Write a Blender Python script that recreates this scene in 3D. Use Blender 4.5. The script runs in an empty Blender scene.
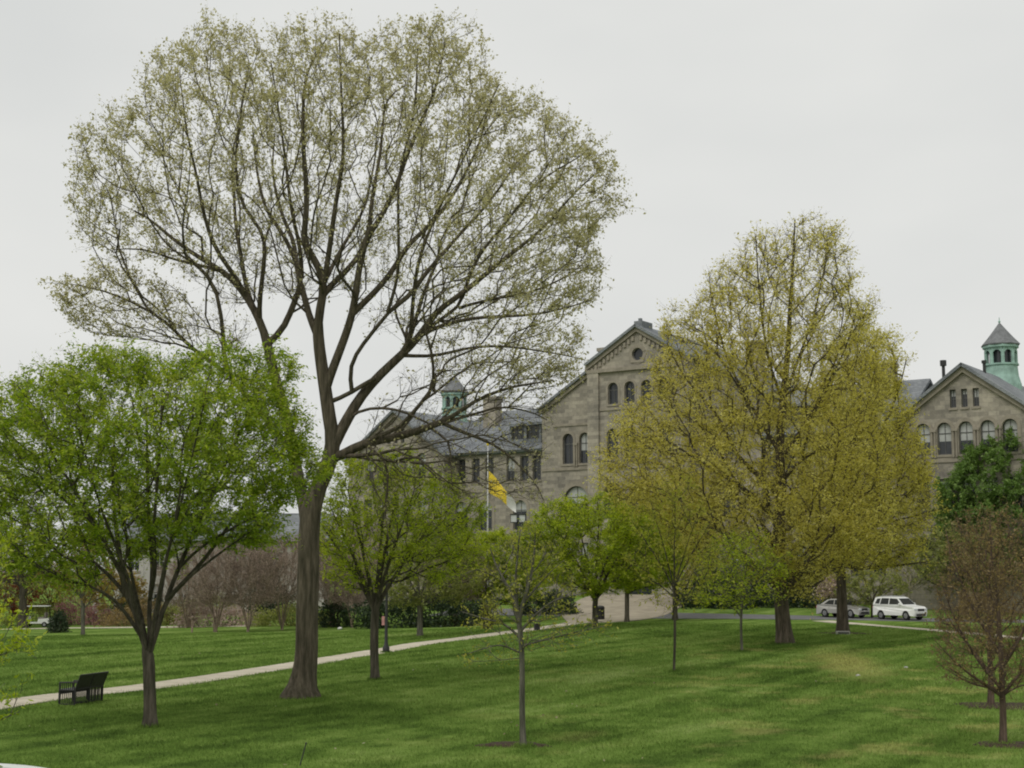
import bpy, bmesh, math, random
import numpy as np
from mathutils import Vector, Matrix
from mathutils.geometry import tessellate_polygon

rng = np.random.default_rng(11)
random.seed(5)
C = bpy.context.scene.collection
R_ = math.radians

# ------------------------------------------------------------------ camera
F, H = 1400.0, 3.9
PITCH = math.atan(182 / F)
cam = bpy.data.cameras.new("camera")
cam.sensor_width = 36.0
cam.lens = 36.0 * F / 1024
cam.clip_end = 3000
camo = bpy.data.objects.new("camera", cam)
camo.location = (0, 0, H)
camo.rotation_euler = (math.pi / 2 + PITCH, 0, 0)
C.objects.link(camo)
bpy.context.scene.camera = camo


def ray(px, py):
    x = (px - 512) / F
    y = (384 - py) / F
    return (x, math.cos(PITCH) - y * math.sin(PITCH), math.sin(PITCH) + y * math.cos(PITCH))


def at(px, py, Y):
    d = ray(px, py)
    t = Y / d[1]
    return np.array([d[0] * t, Y, H + d[2] * t])


# ------------------------------------------------------------------ terrain
CT = np.array([(-15, 20, 0), (15, 20, .05), (0, 10, .1), (-14.5, 40, -.12), (-6.4, 42, -.03), (0.2, 30, 0), (10.5, 30, .02),
               (13.5, 38.7, .04), (5.8, 50, .11), (12.9, 66, .22), (18.2, 77, .21), (27.7, 100, -.02), (10, 110, 0.0),
               (4.9, 82, .27), (7.4, 90, .3), (-5.7, 63, -.02), (-5.1, 78, -.1), (-11, 100, -.5), (-17, 90, -.38),
               (-26, 85, -.38), (-44, 122, -1.5), (8, 122, 1.15), (3, 118, .6), (15, 126, 1.1), (-12, 150, -.3), (38, 118, .2),
               (-80, 60, -.7), (-80, 170, -2.0), (80, 60, .4), (80, 170, .2), (10, 170, .8), (-60, 20, -.1), (60, 20, .2), (30, 50, .15)], float)


def _U(r2):
    return np.where(r2 > 1e-9, r2 * np.log(np.maximum(r2, 1e-9)), 0)


def _fit():
    n = len(CT)
    P = CT[:, :2] / 50
    K = _U(((P[:, None] - P[None]) ** 2).sum(2)) + np.eye(n) * 0.001
    Q = np.c_[np.ones(n), P]
    A = np.zeros((n + 3, n + 3))
    A[:n, :n] = K; A[:n, n:] = Q; A[n:, :n] = Q.T
    return np.linalg.solve(A, np.r_[CT[:, 2], 0, 0, 0])


TW = _fit()


def gz(x, y):
    x = np.clip(np.atleast_1d(np.asarray(x, float)), -90, 90)
    y = np.clip(np.atleast_1d(np.asarray(y, float)), 5, 175)
    out = np.empty(len(x))
    Q = CT[:, :2] / 50
    for s in range(0, len(x), 20000):
        p = np.c_[x[s:s + 20000], y[s:s + 20000]] / 50
        k = _U(((p[:, None] - Q[None]) ** 2).sum(2))
        out[s:s + 20000] = k @ TW[:-3] + TW[-3] + p @ TW[-2:]
    return out


def g1(x, y):
    return float(gz([x], [y])[0])


def G(px, py):
    """the point of the terrain seen at a place of the photograph"""
    d = ray(px, py)
    Y = np.arange(15, 190, .05)
    t = Y / d[1]
    below = H + d[2] * t < gz(d[0] * t, Y)
    i = int(np.argmax(below)) if below.any() else len(Y) - 1
    return np.array([d[0] * t[i], Y[i], g1(d[0] * t[i], Y[i])])


# ------------------------------------------------------------------ materials
def mat(name):
    m = bpy.data.materials.new(name)
    m.use_nodes = True
    nt = m.node_tree
    nt.nodes.clear()
    out = nt.nodes.new("ShaderNodeOutputMaterial")
    return m, nt, out


def nd(nt, t, **kw):
    n = nt.nodes.new(t)
    for k, v in kw.items():
        setattr(n, k, v)
    return n


def ramp(nt, stops):
    r = nd(nt, "ShaderNodeValToRGB")
    e = r.color_ramp.elements
    while len(e) < len(stops):
        e.new(.5)
    for el, (p, c) in zip(e, stops):
        el.position = p
        el.color = (*c, 1) if len(c) == 3 else c
    return r


def noise(nt, vec, scale, detail=4, rough=.55):
    n = nd(nt, "ShaderNodeTexNoise")
    n.inputs["Scale"].default_value = scale
    n.inputs["Detail"].default_value = detail
    n.inputs["Roughness"].default_value = rough
    if vec is not None:
        nt.links.new(vec, n.inputs["Vector"])
    return n


def mixc(nt, a, b, fac, mode="MIX"):
    m = nd(nt, "ShaderNodeMix", data_type="RGBA", blend_type=mode)
    for s, v in ((m.inputs[6], a), (m.inputs[7], b), (m.inputs[0], fac)):
        if hasattr(v, "links") or hasattr(v, "is_linked"):
            nt.links.new(v, s)
        elif isinstance(v, (int, float)):
            s.default_value = v
        else:
            s.default_value = (*v, 1)
    return m.outputs[2]


def math_(nt, op, a, b=0.0, c=None):
    m = nd(nt, "ShaderNodeMath", operation=op)
    for i, v in enumerate((a, b) if c is None else (a, b, c)):
        if hasattr(v, "is_linked"):
            nt.links.new(v, m.inputs[i])
        else:
            m.inputs[i].default_value = v
    return m.outputs[0]


def simple(name, col, rough=.7, metal=0, var=.25, scale=6, bump=0.0, spec=.3):
    m, nt, out = mat(name)
    tc = nd(nt, "ShaderNodeTexCoord")
    n = noise(nt, tc.outputs["Object"], scale, 5, .6)
    lo = tuple(c * (1 - var) for c in col); hi = tuple(min(1, c * (1 + var)) for c in col)
    r = ramp(nt, [(.3, lo), (.7, hi)])
    nt.links.new(n.outputs[0], r.inputs[0])
    b = nd(nt, "ShaderNodeBsdfPrincipled")
    b.inputs["Roughness"].default_value = rough
    b.inputs["Metallic"].default_value = metal
    b.inputs["Specular IOR Level"].default_value = spec
    nt.links.new(r.outputs[0], b.inputs["Base Color"])
    if bump:
        bp = nd(nt, "ShaderNodeBump")
        bp.inputs["Strength"].default_value = bump
        bp.inputs["Distance"].default_value = .05
        nt.links.new(n.outputs[0], bp.inputs["Height"])
        nt.links.new(bp.outputs[0], b.inputs["Normal"])
    nt.links.new(b.outputs[0], out.inputs[0])
    return m


def leaf_mat(name, dark, mid, light, trans=.4, vs=.5):
    m, nt, out = mat(name)
    g = nd(nt, "ShaderNodeNewGeometry")
    tc = nd(nt, "ShaderNodeTexCoord")
    n = noise(nt, tc.outputs["Object"], vs, 3)
    f = math_(nt, "ADD", math_(nt, "MULTIPLY", g.outputs["Random Per Island"], .55), math_(nt, "MULTIPLY", n.outputs[0], .9))
    f = math_(nt, "SUBTRACT", f, .22)
    r = ramp(nt, [(.1, dark), (.5, mid), (.9, light)])
    nt.links.new(f, r.inputs[0])
    d = nd(nt, "ShaderNodeBsdfDiffuse")
    t = nd(nt, "ShaderNodeBsdfTranslucent")
    gl = nd(nt, "ShaderNodeBsdfGlossy")
    gl.inputs["Roughness"].default_value = .5
    gl.inputs["Color"].default_value = (.6, .6, .6, 1)
    nt.links.new(r.outputs[0], d.inputs[0])
    hs = nd(nt, "ShaderNodeHueSaturation")
    hs.inputs["Value"].default_value = 1.35
    hs.inputs["Saturation"].default_value = 1.1
    nt.links.new(r.outputs[0], hs.inputs["Color"])
    nt.links.new(hs.outputs[0], t.inputs[0])
    mx = nd(nt, "ShaderNodeMixShader")
    mx.inputs[0].default_value = trans
    nt.links.new(d.outputs[0], mx.inputs[1]); nt.links.new(t.outputs[0], mx.inputs[2])
    m2 = nd(nt, "ShaderNodeMixShader")
    m2.inputs[0].default_value = .03
    nt.links.new(mx.outputs[0], m2.inputs[1]); nt.links.new(gl.outputs[0], m2.inputs[2])
    nt.links.new(m2.outputs[0], out.inputs[0])
    return m


def bark_mat(name, col, scale=9):
    m, nt, out = mat(name)
    tc = nd(nt, "ShaderNodeTexCoord")
    mp = nd(nt, "ShaderNodeMapping")
    mp.inputs["Scale"].default_value = (1, 1, .14)
    nt.links.new(tc.outputs["Object"], mp.inputs[0])
    n = noise(nt, mp.outputs[0], scale, 6, .65)
    n2 = noise(nt, tc.outputs["Object"], 1.1, 3)
    r = ramp(nt, [(.34, tuple(c * .38 for c in col)), (.5, col), (.66, tuple(c * 1.9 for c in col))])
    nt.links.new(n.outputs[0], r.inputs[0])
    c2 = mixc(nt, r.outputs[0], tuple(c * k for c, k in zip(col, (.75, .95, .7))), math_(nt, "MULTIPLY", n2.outputs[0], .6))
    b = nd(nt, "ShaderNodeBsdfPrincipled")
    b.inputs["Roughness"].default_value = .9
    b.inputs["Specular IOR Level"].default_value = .15
    nt.links.new(c2, b.inputs["Base Color"])
    bp = nd(nt, "ShaderNodeBump")
    bp.inputs["Strength"].default_value = .9
    bp.inputs["Distance"].default_value = .06
    nt.links.new(n.outputs[0], bp.inputs["Height"])
    nt.links.new(bp.outputs[0], b.inputs["Normal"])
    nt.links.new(b.outputs[0], out.inputs[0])
    return m


def grass_color(nt, gain=1.0):
    g = nd(nt, "ShaderNodeNewGeometry")
    pos = g.outputs["Position"]
    sx = nd(nt, "ShaderNodeSeparateXYZ")
    nt.links.new(pos, sx.inputs[0])
    n1 = noise(nt, pos, .16, 3)
    n2 = noise(nt, pos, .9, 5, .65)
    n3 = noise(nt, pos, 7, 4, .7)
    # mowing bands that run away to the right
    mp = nd(nt, "ShaderNodeMapping", vector_type="TEXTURE")
    mp.inputs["Rotation"].default_value = (0, 0, R_(60))
    mp.inputs["Scale"].default_value = (14, 1.15, 1)
    nt.links.new(pos, mp.inputs[0])
    n4 = noise(nt, mp.outputs[0], .75, 3, .6)
    f = math_(nt, "ADD", math_(nt, "MULTIPLY", n1.outputs[0], .6), math_(nt, "MULTIPLY", n2.outputs[0], .9))
    f = math_(nt, "ADD", f, math_(nt, "MULTIPLY", n4.outputs[0], 1.1))
    f = math_(nt, "ADD", f, math_(nt, "MULTIPLY", n3.outputs[0], .35))
    f = math_(nt, "SUBTRACT", f, .98)
    s = lambda *c: tuple(x * gain for x in c)
    r = ramp(nt, [(.22, s(.070, .118, .026)), (.42, s(.122, .198, .040)), (.60, s(.182, .268, .062)), (.80, s(.26, .335, .105))])
    nt.links.new(f, r.inputs[0])
    # straw-coloured worn patches, mostly on the right-hand part of the lawn
    n5 = noise(nt, pos, .42, 4, .6)
    side = nd(nt, "ShaderNodeMapRange")
    side.inputs[1].default_value = -4; side.inputs[2].default_value = 9
    nt.links.new(sx.outputs[0], side.inputs[0])
    near = nd(nt, "ShaderNodeMapRange")
    near.inputs[1].default_value = 78; near.inputs[2].default_value = 58
    nt.links.new(sx.outputs[1], near.inputs[0])
    p = math_(nt, "MULTIPLY", side.outputs[0], near.outputs[0])
    pr = ramp(nt, [(.545, (0, 0, 0)), (.635, (1, 1, 1))])
    nt.links.new(n5.outputs[0], pr.inputs[0])
    p = math_(nt, "MULTIPLY", p, pr.outputs[0])
    wm = nd(nt, "ShaderNodeMapping", vector_type="TEXTURE")      # the worn strip below the second oak
    wm.inputs["Location"].default_value = (13.0, 55.5, 0)
    wm.inputs["Rotation"].default_value = (0, 0, R_(-8))
    wm.inputs["Scale"].default_value = (1.7, 9.5, 400)
    nt.links.new(pos, wm.inputs[0])
    ln = nd(nt, "ShaderNodeVectorMath", operation="LENGTH")
    nt.links.new(wm.outputs[0], ln.inputs[0])
    wr = ramp(nt, [(.25, (1, 1, 1)), (.62, (0, 0, 0))])
    nt.links.new(math_(nt, "ADD", math_(nt, "MULTIPLY", ln.outputs["Value"], .6), math_(nt, "SUBTRACT", math_(nt, "MULTIPLY", n2.outputs[0], .9), .42)), wr.inputs[0])
    p = math_(nt, "MAXIMUM", math_(nt, "MULTIPLY", p, .75), wr.outputs[0])
    p = math_(nt, "MULTIPLY", p, math_(nt, "ADD", math_(nt, "MULTIPLY", n3.outputs[0], .7), .3))
    return mixc(nt, r.outputs[0], s(.44, .40, .15), math_(nt, 'MULTIPLY', p, .9)), n2, n3


def lawn_material():
    m, nt, out = mat("lawn")
    c, n2, n3 = grass_color(nt)
    b = nd(nt, "ShaderNodeBsdfDiffuse")
    nt.links.new(c, b.inputs[0])
    bp = nd(nt, "ShaderNodeBump")
    bp.inputs["Strength"].default_value = 1
    bp.inputs["Distance"].default_value = .12
    nt.links.new(n3.outputs[0], bp.inputs["Height"])
    nt.links.new(bp.outputs[0], b.inputs["Normal"])
    nt.links.new(b.outputs[0], out.inputs[0])
    return m


def blade_material():
    m, nt, out = mat("grass_blades")
    c, n2, n3 = grass_color(nt, 1.15)
    g = nd(nt, "ShaderNodeNewGeometry")
    v = nd(nt, "ShaderNodeMapRange")
    v.inputs[3].default_value = .7; v.inputs[4].default_value = 1.35
    nt.links.new(g.outputs["Random Per Island"], v.inputs[0])
    hs = nd(nt, "ShaderNodeHueSaturation")
    nt.links.new(c, hs.inputs["Color"]); nt.links.new(v.outputs[0], hs.inputs["Value"])
    d = nd(nt, "ShaderNodeBsdfDiffuse"); t = nd(nt, "ShaderNodeBsdfTranslucent")
    nt.links.new(hs.outputs[0], d.inputs[0]); nt.links.new(hs.outputs[0], t.inputs[0])
    mx = nd(nt, "ShaderNodeMixShader"); mx.inputs[0].default_value = .4
    nt.links.new(d.outputs[0], mx.inputs[1]); nt.links.new(t.outputs[0], mx.inputs[2])
    nt.links.new(mx.outputs[0], out.inputs[0])
    return m


def stone_material(name, a, b_, mortar, bw=.9, bh=.38):
    m, nt, out = mat(name)
    tc = nd(nt, "ShaderNodeTexCoord")
    sx = nd(nt, "ShaderNodeSeparateXYZ")
    nt.links.new(tc.outputs["Object"], sx.inputs[0])
    cb = nd(nt, "ShaderNodeCombineXYZ")
    nt.links.new(math_(nt, "ADD", sx.outputs[0], sx.outputs[1]), cb.inputs[0])
    nt.links.new(sx.outputs[2], cb.inputs[1])
    br = nd(nt, "ShaderNodeTexBrick")
    br.inputs["Scale"].default_value = 1
    br.inputs["Mortar Size"].default_value = .018
    br.inputs["Brick Width"].default_value = bw
    br.inputs["Row Height"].default_value = bh
    br.inputs["Color1"].default_value = (*a, 1); br.inputs["Color2"].default_value = (*b_, 1)
    br.inputs["Mortar"].default_value = (*mortar, 1)
    br.inputs["Bias"].default_value = -.1
    nt.links.new(cb.outputs[0], br.inputs["Vector"])
    n = noise(nt, tc.outputs["Object"], .25, 5, .6)
    n2 = noise(nt, tc.outputs["Object"], 3.2, 4, .7)
    r = ramp(nt, [(.32, (.55, .55, .56)), (.68, (1.28, 1.25, 1.18))])
    nt.links.new(math_(nt, "ADD", math_(nt, "MULTIPLY", n.outputs[0], .6), math_(nt, "MULTIPLY", n2.outputs[0], .4)), r.inputs[0])
    c = mixc(nt, br.outputs[0], r.outputs[0], 1.0, "MULTIPLY")
    b = nd(nt, "ShaderNodeBsdfPrincipled")
    b.inputs["Roughness"].default_value = .9
    b.inputs["Specular IOR Level"].default_value = .15
    nt.links.new(c, b.inputs["Base Color"])
    bp = nd(nt, "ShaderNodeBump")
    bp.inputs["Strength"].default_value = .6; bp.inputs["Distance"].default_value = .05
    nt.links.new(n2.outputs[0], bp.inputs["Height"])
    nt.links.new(bp.outputs[0], b.inputs["Normal"])
    nt.links.new(b.outputs[0], out.inputs[0])
    return m


M = {}
M["lawn"] = lawn_material()
M["blade"] = blade_material()
M["concrete"] = simple("concrete", (.46, .40, .31), .9, 0, .3, .9)
def concrete_material():
    m, nt, out = mat("concrete")
    tc = nd(nt, "ShaderNodeTexCoord")
    n1 = noise(nt, tc.outputs["Object"], .5, 5, .65); n2 = noise(nt, tc.outputs["Object"], 5, 5, .7)
    r = ramp(nt, [(.3, (.38, .345, .27)), (.5, (.52, .47, .375)), (.72, (.60, .555, .455))])
    nt.links.new(math_(nt, "ADD", math_(nt, "MULTIPLY", n1.outputs[0], .6), math_(nt, "MULTIPLY", n2.outputs[0], .4)), r.inputs[0])
    at_ = nd(nt, "ShaderNodeAttribute", attribute_name="along")
    fr = math_(nt, "FRACT", math_(nt, "DIVIDE", at_.outputs["Fac"], 1.55))
    c = mixc(nt, r.outputs[0], (.14, .12, .09), math_(nt, "MULTIPLY", math_(nt, "LESS_THAN", fr, .04), .7))
    b = nd(nt, "ShaderNodeBsdfDiffuse")
    nt.links.new(c, b.inputs[0]); nt.links.new(b.outputs[0], out.inputs[0])
    return m


M["concrete"] = concrete_material()
M["kerb"] = simple("kerb_stone", (.62, .64, .61), .8, 0, .1, 2)
M["asphalt"] = simple("asphalt", (.15, .15, .15), .9, 0, .2, 2)
M["paving"] = simple("paving", (.33, .29, .22), .9, 0, .2, .9)
M["mulch"] = simple("mulch", (.055, .036, .022), .95, 0, .5, 9, .8)
M["stone"] = stone_material("grey_brown_stone", (.375, .345, .29), (.22, .204, .175), (.28, .26, .225))
M["trim"] = simple("stone_trim", (.275, .245, .195), .9, 0, .2, 1.5)
M["slate"] = stone_material("slate", (.25, .27, .29), (.20, .215, .235), (.16, .17, .185), .4, .22)
M["copper"] = simple("green_copper", (.29, .43, .37), .75, 0, .28, 1.2)
M["gutter"] = simple("weathered_gutter", (.15, .18, .165), .8, 0, .25, 1.2)
M["cupola_roof"] = simple("cupola_roof", (.17, .175, .18), .8, 0, .25, 3)
M["glass"] = simple("window_glass", (.03, .033, .036), .12, 0, .3, .6, 0, .5)
M["frame"] = simple("window_frame", (.10, .10, .095), .6)
M["white_frame"] = simple("white_frame", (.55, .55, .52), .6)
M["shade"] = simple("window_shade", (.42, .43, .41), .8, 0, .1, 1)
M["pale_wall"] = simple("pale_wall", (.46, .44, .40), .9, 0, .12, .4)
M["black_metal"] = simple("black_metal", (.028, .027, .027), .45, 0, .3, 8)
M["dark_metal"] = simple("dark_metal", (.035, .036, .035), .5, 0, .3, 4)
M["pole_white"] = simple("white_pole", (.5, .5, .48), .4, 0, .1, 2)
M["lamp_glass"] = simple("lamp_glass", (.52, .54, .52), .4, 0, .06, 2)
M["pink"] = simple("pink_notice", (.46, .24, .22), .6)
M["orange"] = simple("orange_cloth", (.40, .17, .07), .8)
M["yellow"] = simple("yellow_cloth", (.78, .58, .05), .8, 0, .12, 3)
M["white_cloth"] = simple("white_cloth", (.66, .66, .62), .8, 0, .08, 3)
M["silver_paint"] = simple("silver_paint", (.42, .41, .39), .32, .3, .04, 2, 0, .5)
M["white_paint"] = simple("white_paint", (.76, .76, .74), .3, 0, .03, 2, 0, .5)
M["rubber"] = simple("rubber", (.018, .018, .018), .85)
M["rim"] = simple("rim", (.33, .33, .34), .35, .6)
M["headlamp"] = simple("headlamp", (.6, .62, .64), .15, 0, .05, 2, 0, .6)
M["red_lamp"] = simple("red_lamp", (.3, .02, .02), .3)
M["plastic"] = simple("dark_plastic", (.03, .03, .032), .6)
M["seat"] = simple("seat_vinyl", (.22, .20, .17), .6)
M["marker_stone"] = simple("marker_stone", (.40, .39, .36), .8)

M["bark_elm"] = bark_mat("elm_bark", (.105, .084, .065))
M["bark_dark"] = bark_mat("dark_bark", (.082, .068, .055))
M["bark_grey"] = bark_mat("grey_bark", (.12, .108, .09))
M["bark_oak"] = bark_mat("oak_bark", (.085, .067, .053))
M["bark_pale"] = bark_mat("pale_bark", (.32, .27, .21))
M["bark_rose"] = bark_mat("rose_bark", (.26, .19, .155))
M["bark_red"] = bark_mat("reddish_bark", (.11, .075, .06))

M["l_elm"] = leaf_mat("elm_leaves", (0.29, 0.27, 0.135), (0.45, 0.42, 0.215), (0.6, 0.56, 0.33), 0.55, 0.5)
M["l_zelk"] = leaf_mat("fresh_green_leaves", (0.11, 0.185, 0.018), (0.285, 0.385, 0.036), (0.56, 0.59, 0.11), 0.58, 0.8)
M["l_bright"] = leaf_mat("bright_green_leaves", (0.16, 0.225, 0.02), (0.335, 0.415, 0.038), (0.57, 0.59, 0.09), 0.58, 0.8)
M["l_oak"] = leaf_mat("yellow_oak_leaves", (0.36, 0.315, 0.06), (0.55, 0.495, 0.115), (0.72, 0.67, 0.26), 0.58, 0.35)
M["l_oakg"] = leaf_mat("olive_yellow_leaves", (0.34, 0.305, 0.055), (0.52, 0.475, 0.105), (0.68, 0.63, 0.21), 0.58, 0.35)
M["l_bronze"] = leaf_mat("bronze_leaves", (.14, .10, .05), (.22, .163, .08), (.36, .265, .10), .45, .8)
M["l_deep"] = leaf_mat("deep_green_leaves", (.085, .15, .034), (.15, .245, .052), (.24, .345, .085), .4, .6)
M["l_dark"] = leaf_mat("dark_evergreen", (0.022, 0.036, 0.018), (0.038, 0.06, 0.027), (0.062, 0.09, 0.04), 0.2, 0.8)
M["l_rose"] = leaf_mat("dry_rose_twigs", (0.3, 0.23, 0.19), (0.42, 0.325, 0.275), (0.54, 0.43, 0.36), 0.3, 0.6)
M["l_gold"] = leaf_mat("golden_leaves", (.17, .12, .03), (.28, .20, .05), (.38, .29, .08), .4)
M["l_red"] = leaf_mat("red_leaves", (0.14, 0.035, 0.02), (0.24, 0.06, 0.035), (0.34, 0.12, 0.05), 0.35, 0.5)
M["l_pink"] = leaf_mat("pink_blossom", (0.22, 0.1, 0.1), (0.34, 0.17, 0.17), (0.44, 0.27, 0.25), 0.35, 0.5)
M["l_blush"] = leaf_mat("pale_blossom", (.38, .28, .22), (.5, .4, .32), (.6, .52, .44), .35)
M["l_sapl"] = leaf_mat("sapling_leaves", (0.18, 0.2, 0.03), (0.33, 0.34, 0.055), (0.5, 0.46, 0.1), 0.5, 1.2)
M["l_mix"] = leaf_mat("mixed_green", (0.14, 0.17, 0.045), (0.24, 0.265, 0.07), (0.37, 0.37, 0.12), 0.45, 0.8)


# ------------------------------------------------------------------ mesh helpers
def mesh_np(name, V, Q, m, parent=None, smooth=False, loc=None, tri=False):
    V = np.asarray(V, np.float32); Q = np.asarray(Q, np.int32)
    k = Q.shape[1]
    me = bpy.data.meshes.new(name)
    me.vertices.add(len(V)); me.vertices.foreach_set("co", V.ravel())
    me.loops.add(Q.size); me.loops.foreach_set("vertex_index", Q.ravel())
    me.polygons.add(len(Q)); me.polygons.foreach_set("loop_start", np.arange(0, Q.size, k, dtype=np.int32))
    me.polygons.foreach_set("use_smooth", np.full(len(Q), smooth))
    me.update(calc_edges=True)
    me.materials.append(m)
    o = bpy.data.objects.new(name, me)
    C.objects.link(o)
    if parent: o.parent = parent
    if loc is not None: o.location = loc
    return o


def tag(o, label=None, cat=None, group=None, kind=None):
    if label: o["label"] = label
    if cat: o["category"] = cat
    if group: o["group"] = group
    if kind: o["kind"] = kind
    return o


def thing(name, label, cat, loc=(0, 0, 0), rz=0, group=None):
    o = bpy.data.objects.new(name, None)
    o.empty_display_size = .3
    C.objects.link(o)
    o.location = loc
    o.rotation_euler = (0, 0, rz)
    return tag(o, label, cat, group)


def copy_tree(o, parent=None):
    c = o.copy(); C.objects.link(c)
    if parent: c.parent = parent
    for ch in [x for x in list(C.objects) if x.parent == o]:
        copy_tree(ch, c)
    return c


class MB:
    """collects boxes, bars, plates and links them as one mesh"""
    def __init__(s): s.bm = bmesh.new()

    def box(s, x0, y0, z0, x1, y1, z1, bev=0):
        ret = bmesh.ops.create_cube(s.bm, size=1)
        vs = ret["verts"]
        for v in vs:
            v.co = Vector(((x0 + x1) / 2 + v.co.x * (x1 - x0), (y0 + y1) / 2 + v.co.y * (y1 - y0), (z0 + z1) / 2 + v.co.z * (z1 - z0)))
        if bev:
            es = list({e for v in vs for e in v.link_edges})
            bmesh.ops.bevel(s.bm, geom=es, offset=bev, segments=2, affect="EDGES", profile=.5)
        return s

    def bar(s, a, b, r, sides=8, r2=None):
        a = Vector(a); b = Vector(b); d = b - a
        q = d.to_track_quat("Z", "Y")
        ret = bmesh.ops.create_cone(s.bm, cap_ends=True, segments=sides, radius1=r, radius2=r if r2 is None else r2, depth=d.length)
        for v in ret["verts"]:
            v.co = q @ v.co + (a + b) / 2
        return s

    def face(s, pts):
        s.bm.faces.new([s.bm.verts.new(p) for p in pts]); return s

    def slab(s, pts, off):
        off = Vector(off)
        a = [s.bm.verts.new(Vector(p)) for p in pts]
        b = [s.bm.verts.new(Vector(p) + off) for p in pts]
        n = len(pts)
        s.bm.faces.new(a); s.bm.faces.new(b[::-1])
        for i in range(n):
            s.bm.faces.new([a[i], b[i], b[(i + 1) % n], a[(i + 1) % n]])
        return s

    def lathe(s, prof, n=16, c=(0, 0)):
        rings = []
        for r, z in prof:
            rings.append([s.bm.verts.new((c[0] + r * math.cos(2 * math.pi * i / n), c[1] + r * math.sin(2 * math.pi * i / n), z)) for i in range(n)])
        for a, b in zip(rings, rings[1:]):
            for i in range(n):
                s.bm.faces.new([a[i], a[(i + 1) % n], b[(i + 1) % n], b[i]])
        s.bm.faces.new(rings[0][::-1]); s.bm.faces.new(rings[-1])
        return s

    def build(s, name, m, parent=None, smooth=False, recalc=True):
        if recalc: bmesh.ops.recalc_face_normals(s.bm, faces=s.bm.faces[:])
        me = bpy.data.meshes.new(name)
        s.bm.to_mesh(me); s.bm.free()
        for p in me.polygons: p.use_smooth = smooth
        me.materials.append(m)
        o = bpy.data.objects.new(name, me); C.objects.link(o)
        if parent: o.parent = parent
        return o


# ------------------------------------------------------------------ tree growth
def nrm(v):
    return v / np.maximum(np.linalg.norm(v, axis=-1, keepdims=True), 1e-9)


def resample(P, step):
    P = np.asarray(P, float)
    if len(P) > 2:
        Q = np.vstack([2 * P[0] - P[1], P, 2 * P[-1] - P[-2]])
        out = []
        for i in range(1, len(Q) - 2):
            a, b, c, d = Q[i - 1:i + 3]
            for t in np.linspace(0, 1, 6, endpoint=False):
                out.append(.5 * ((2 * b) + (c - a) * t + (2 * a - 5 * b + 4 * c - d) * t * t + (3 * b - a - 3 * c + d) * t ** 3))
        out.append(P[-1]); P = np.array(out)
    L = np.r_[0, np.cumsum(np.linalg.norm(np.diff(P, axis=0), axis=1))]
    n = max(1, int(round(L[-1] / step)))
    s = np.linspace(0, L[-1], n + 1)
    return np.c_[[np.interp(s, L, P[:, k]) for k in range(3)]].T


def grow(seedP, seedPar, A, bf, seg, angw):
    cap = len(seedP) + len(A) * 8 + 10
    P = np.zeros((cap, 3)); D = np.zeros((cap, 3)); par = np.full(cap, -1); pl = np.zeros(cap)
    m = len(seedP)
    P[:m] = seedP; par[:m] = seedPar
    for i in range(m):
        if par[i] >= 0:
            e = P[i] - P[par[i]]; l = np.linalg.norm(e)
            pl[i] = pl[par[i]] + l; D[i] = e / max(l, 1e-6)
        else:
            D[i] = (0, 0, 1)
    A = A.copy()
    best = np.full(len(A), 1e9); bp = np.zeros(len(A), int)

    def upd(i):
        v = A - P[i]
        d = np.sqrt((v * v).sum(1)) + 1e-6
        c = d * (1 + angw * (1 - (v @ D[i]) / d)) + bf * pl[i]
        k = c < best
        best[k] = c[k]; bp[k] = i
    for i in range(m): upd(i)
    while len(A):
        j = int(np.argmin(best)); i = bp[j]
        a = A[j]
        A = np.delete(A, j, 0); best = np.delete(best, j); bp = np.delete(bp, j)
        v = a - P[i]; d = np.linalg.norm(v)
        if d < .02: continue
        k = min(7, max(1, int(round(d / seg))))
        t0 = D[i] * d * .5; t1 = v * .95
        prev = i
        for q in range(1, k + 1):
            t = q / k
            h = (2 * t ** 3 - 3 * t * t + 1) * P[i] + (t ** 3 - 2 * t * t + t) * t0 + (-2 * t ** 3 + 3 * t * t) * a + (t ** 3 - t * t) * t1
            if q < k: h = h + rng.normal(0, .018 * d, 3)
            P[m] = h; par[m] = prev
            e = h - P[prev]; l = np.linalg.norm(e)
            D[m] = e / max(l, 1e-6); pl[m] = pl[prev] + l
            prev = m; m += 1
            if len(A): upd(m - 1)
    return P[:m], par[:m], D[:m]


def frustums(P0, P1, R0, R1, sides):
    d = nrm(P1 - P0)
    ref = np.where(np.abs(d[:, 2:3]) > .9, np.array([[1., 0, 0]]), np.array([[0, 0, 1.]]))
    x = nrm(np.cross(d, ref)); y = np.cross(d, x)
    a = np.arange(sides) * 2 * math.pi / sides
    ca = np.cos(a)[None, :, None]; sa = np.sin(a)[None, :, None]
    ring = x[:, None] * ca + y[:, None] * sa
    V = np.concatenate([P0[:, None] + ring * R0[:, None, None], P1[:, None] + ring * R1[:, None, None]], 1)
    n = len(P0)
    i = np.arange(sides); j = (i + 1) % sides
    q = np.stack([i, j, j + sides, i + sides], 1)
    Q = q[None] + (np.arange(n) * 2 * sides)[:, None, None]
    return V.reshape(-1, 3), Q.reshape(-1, 4)


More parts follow.
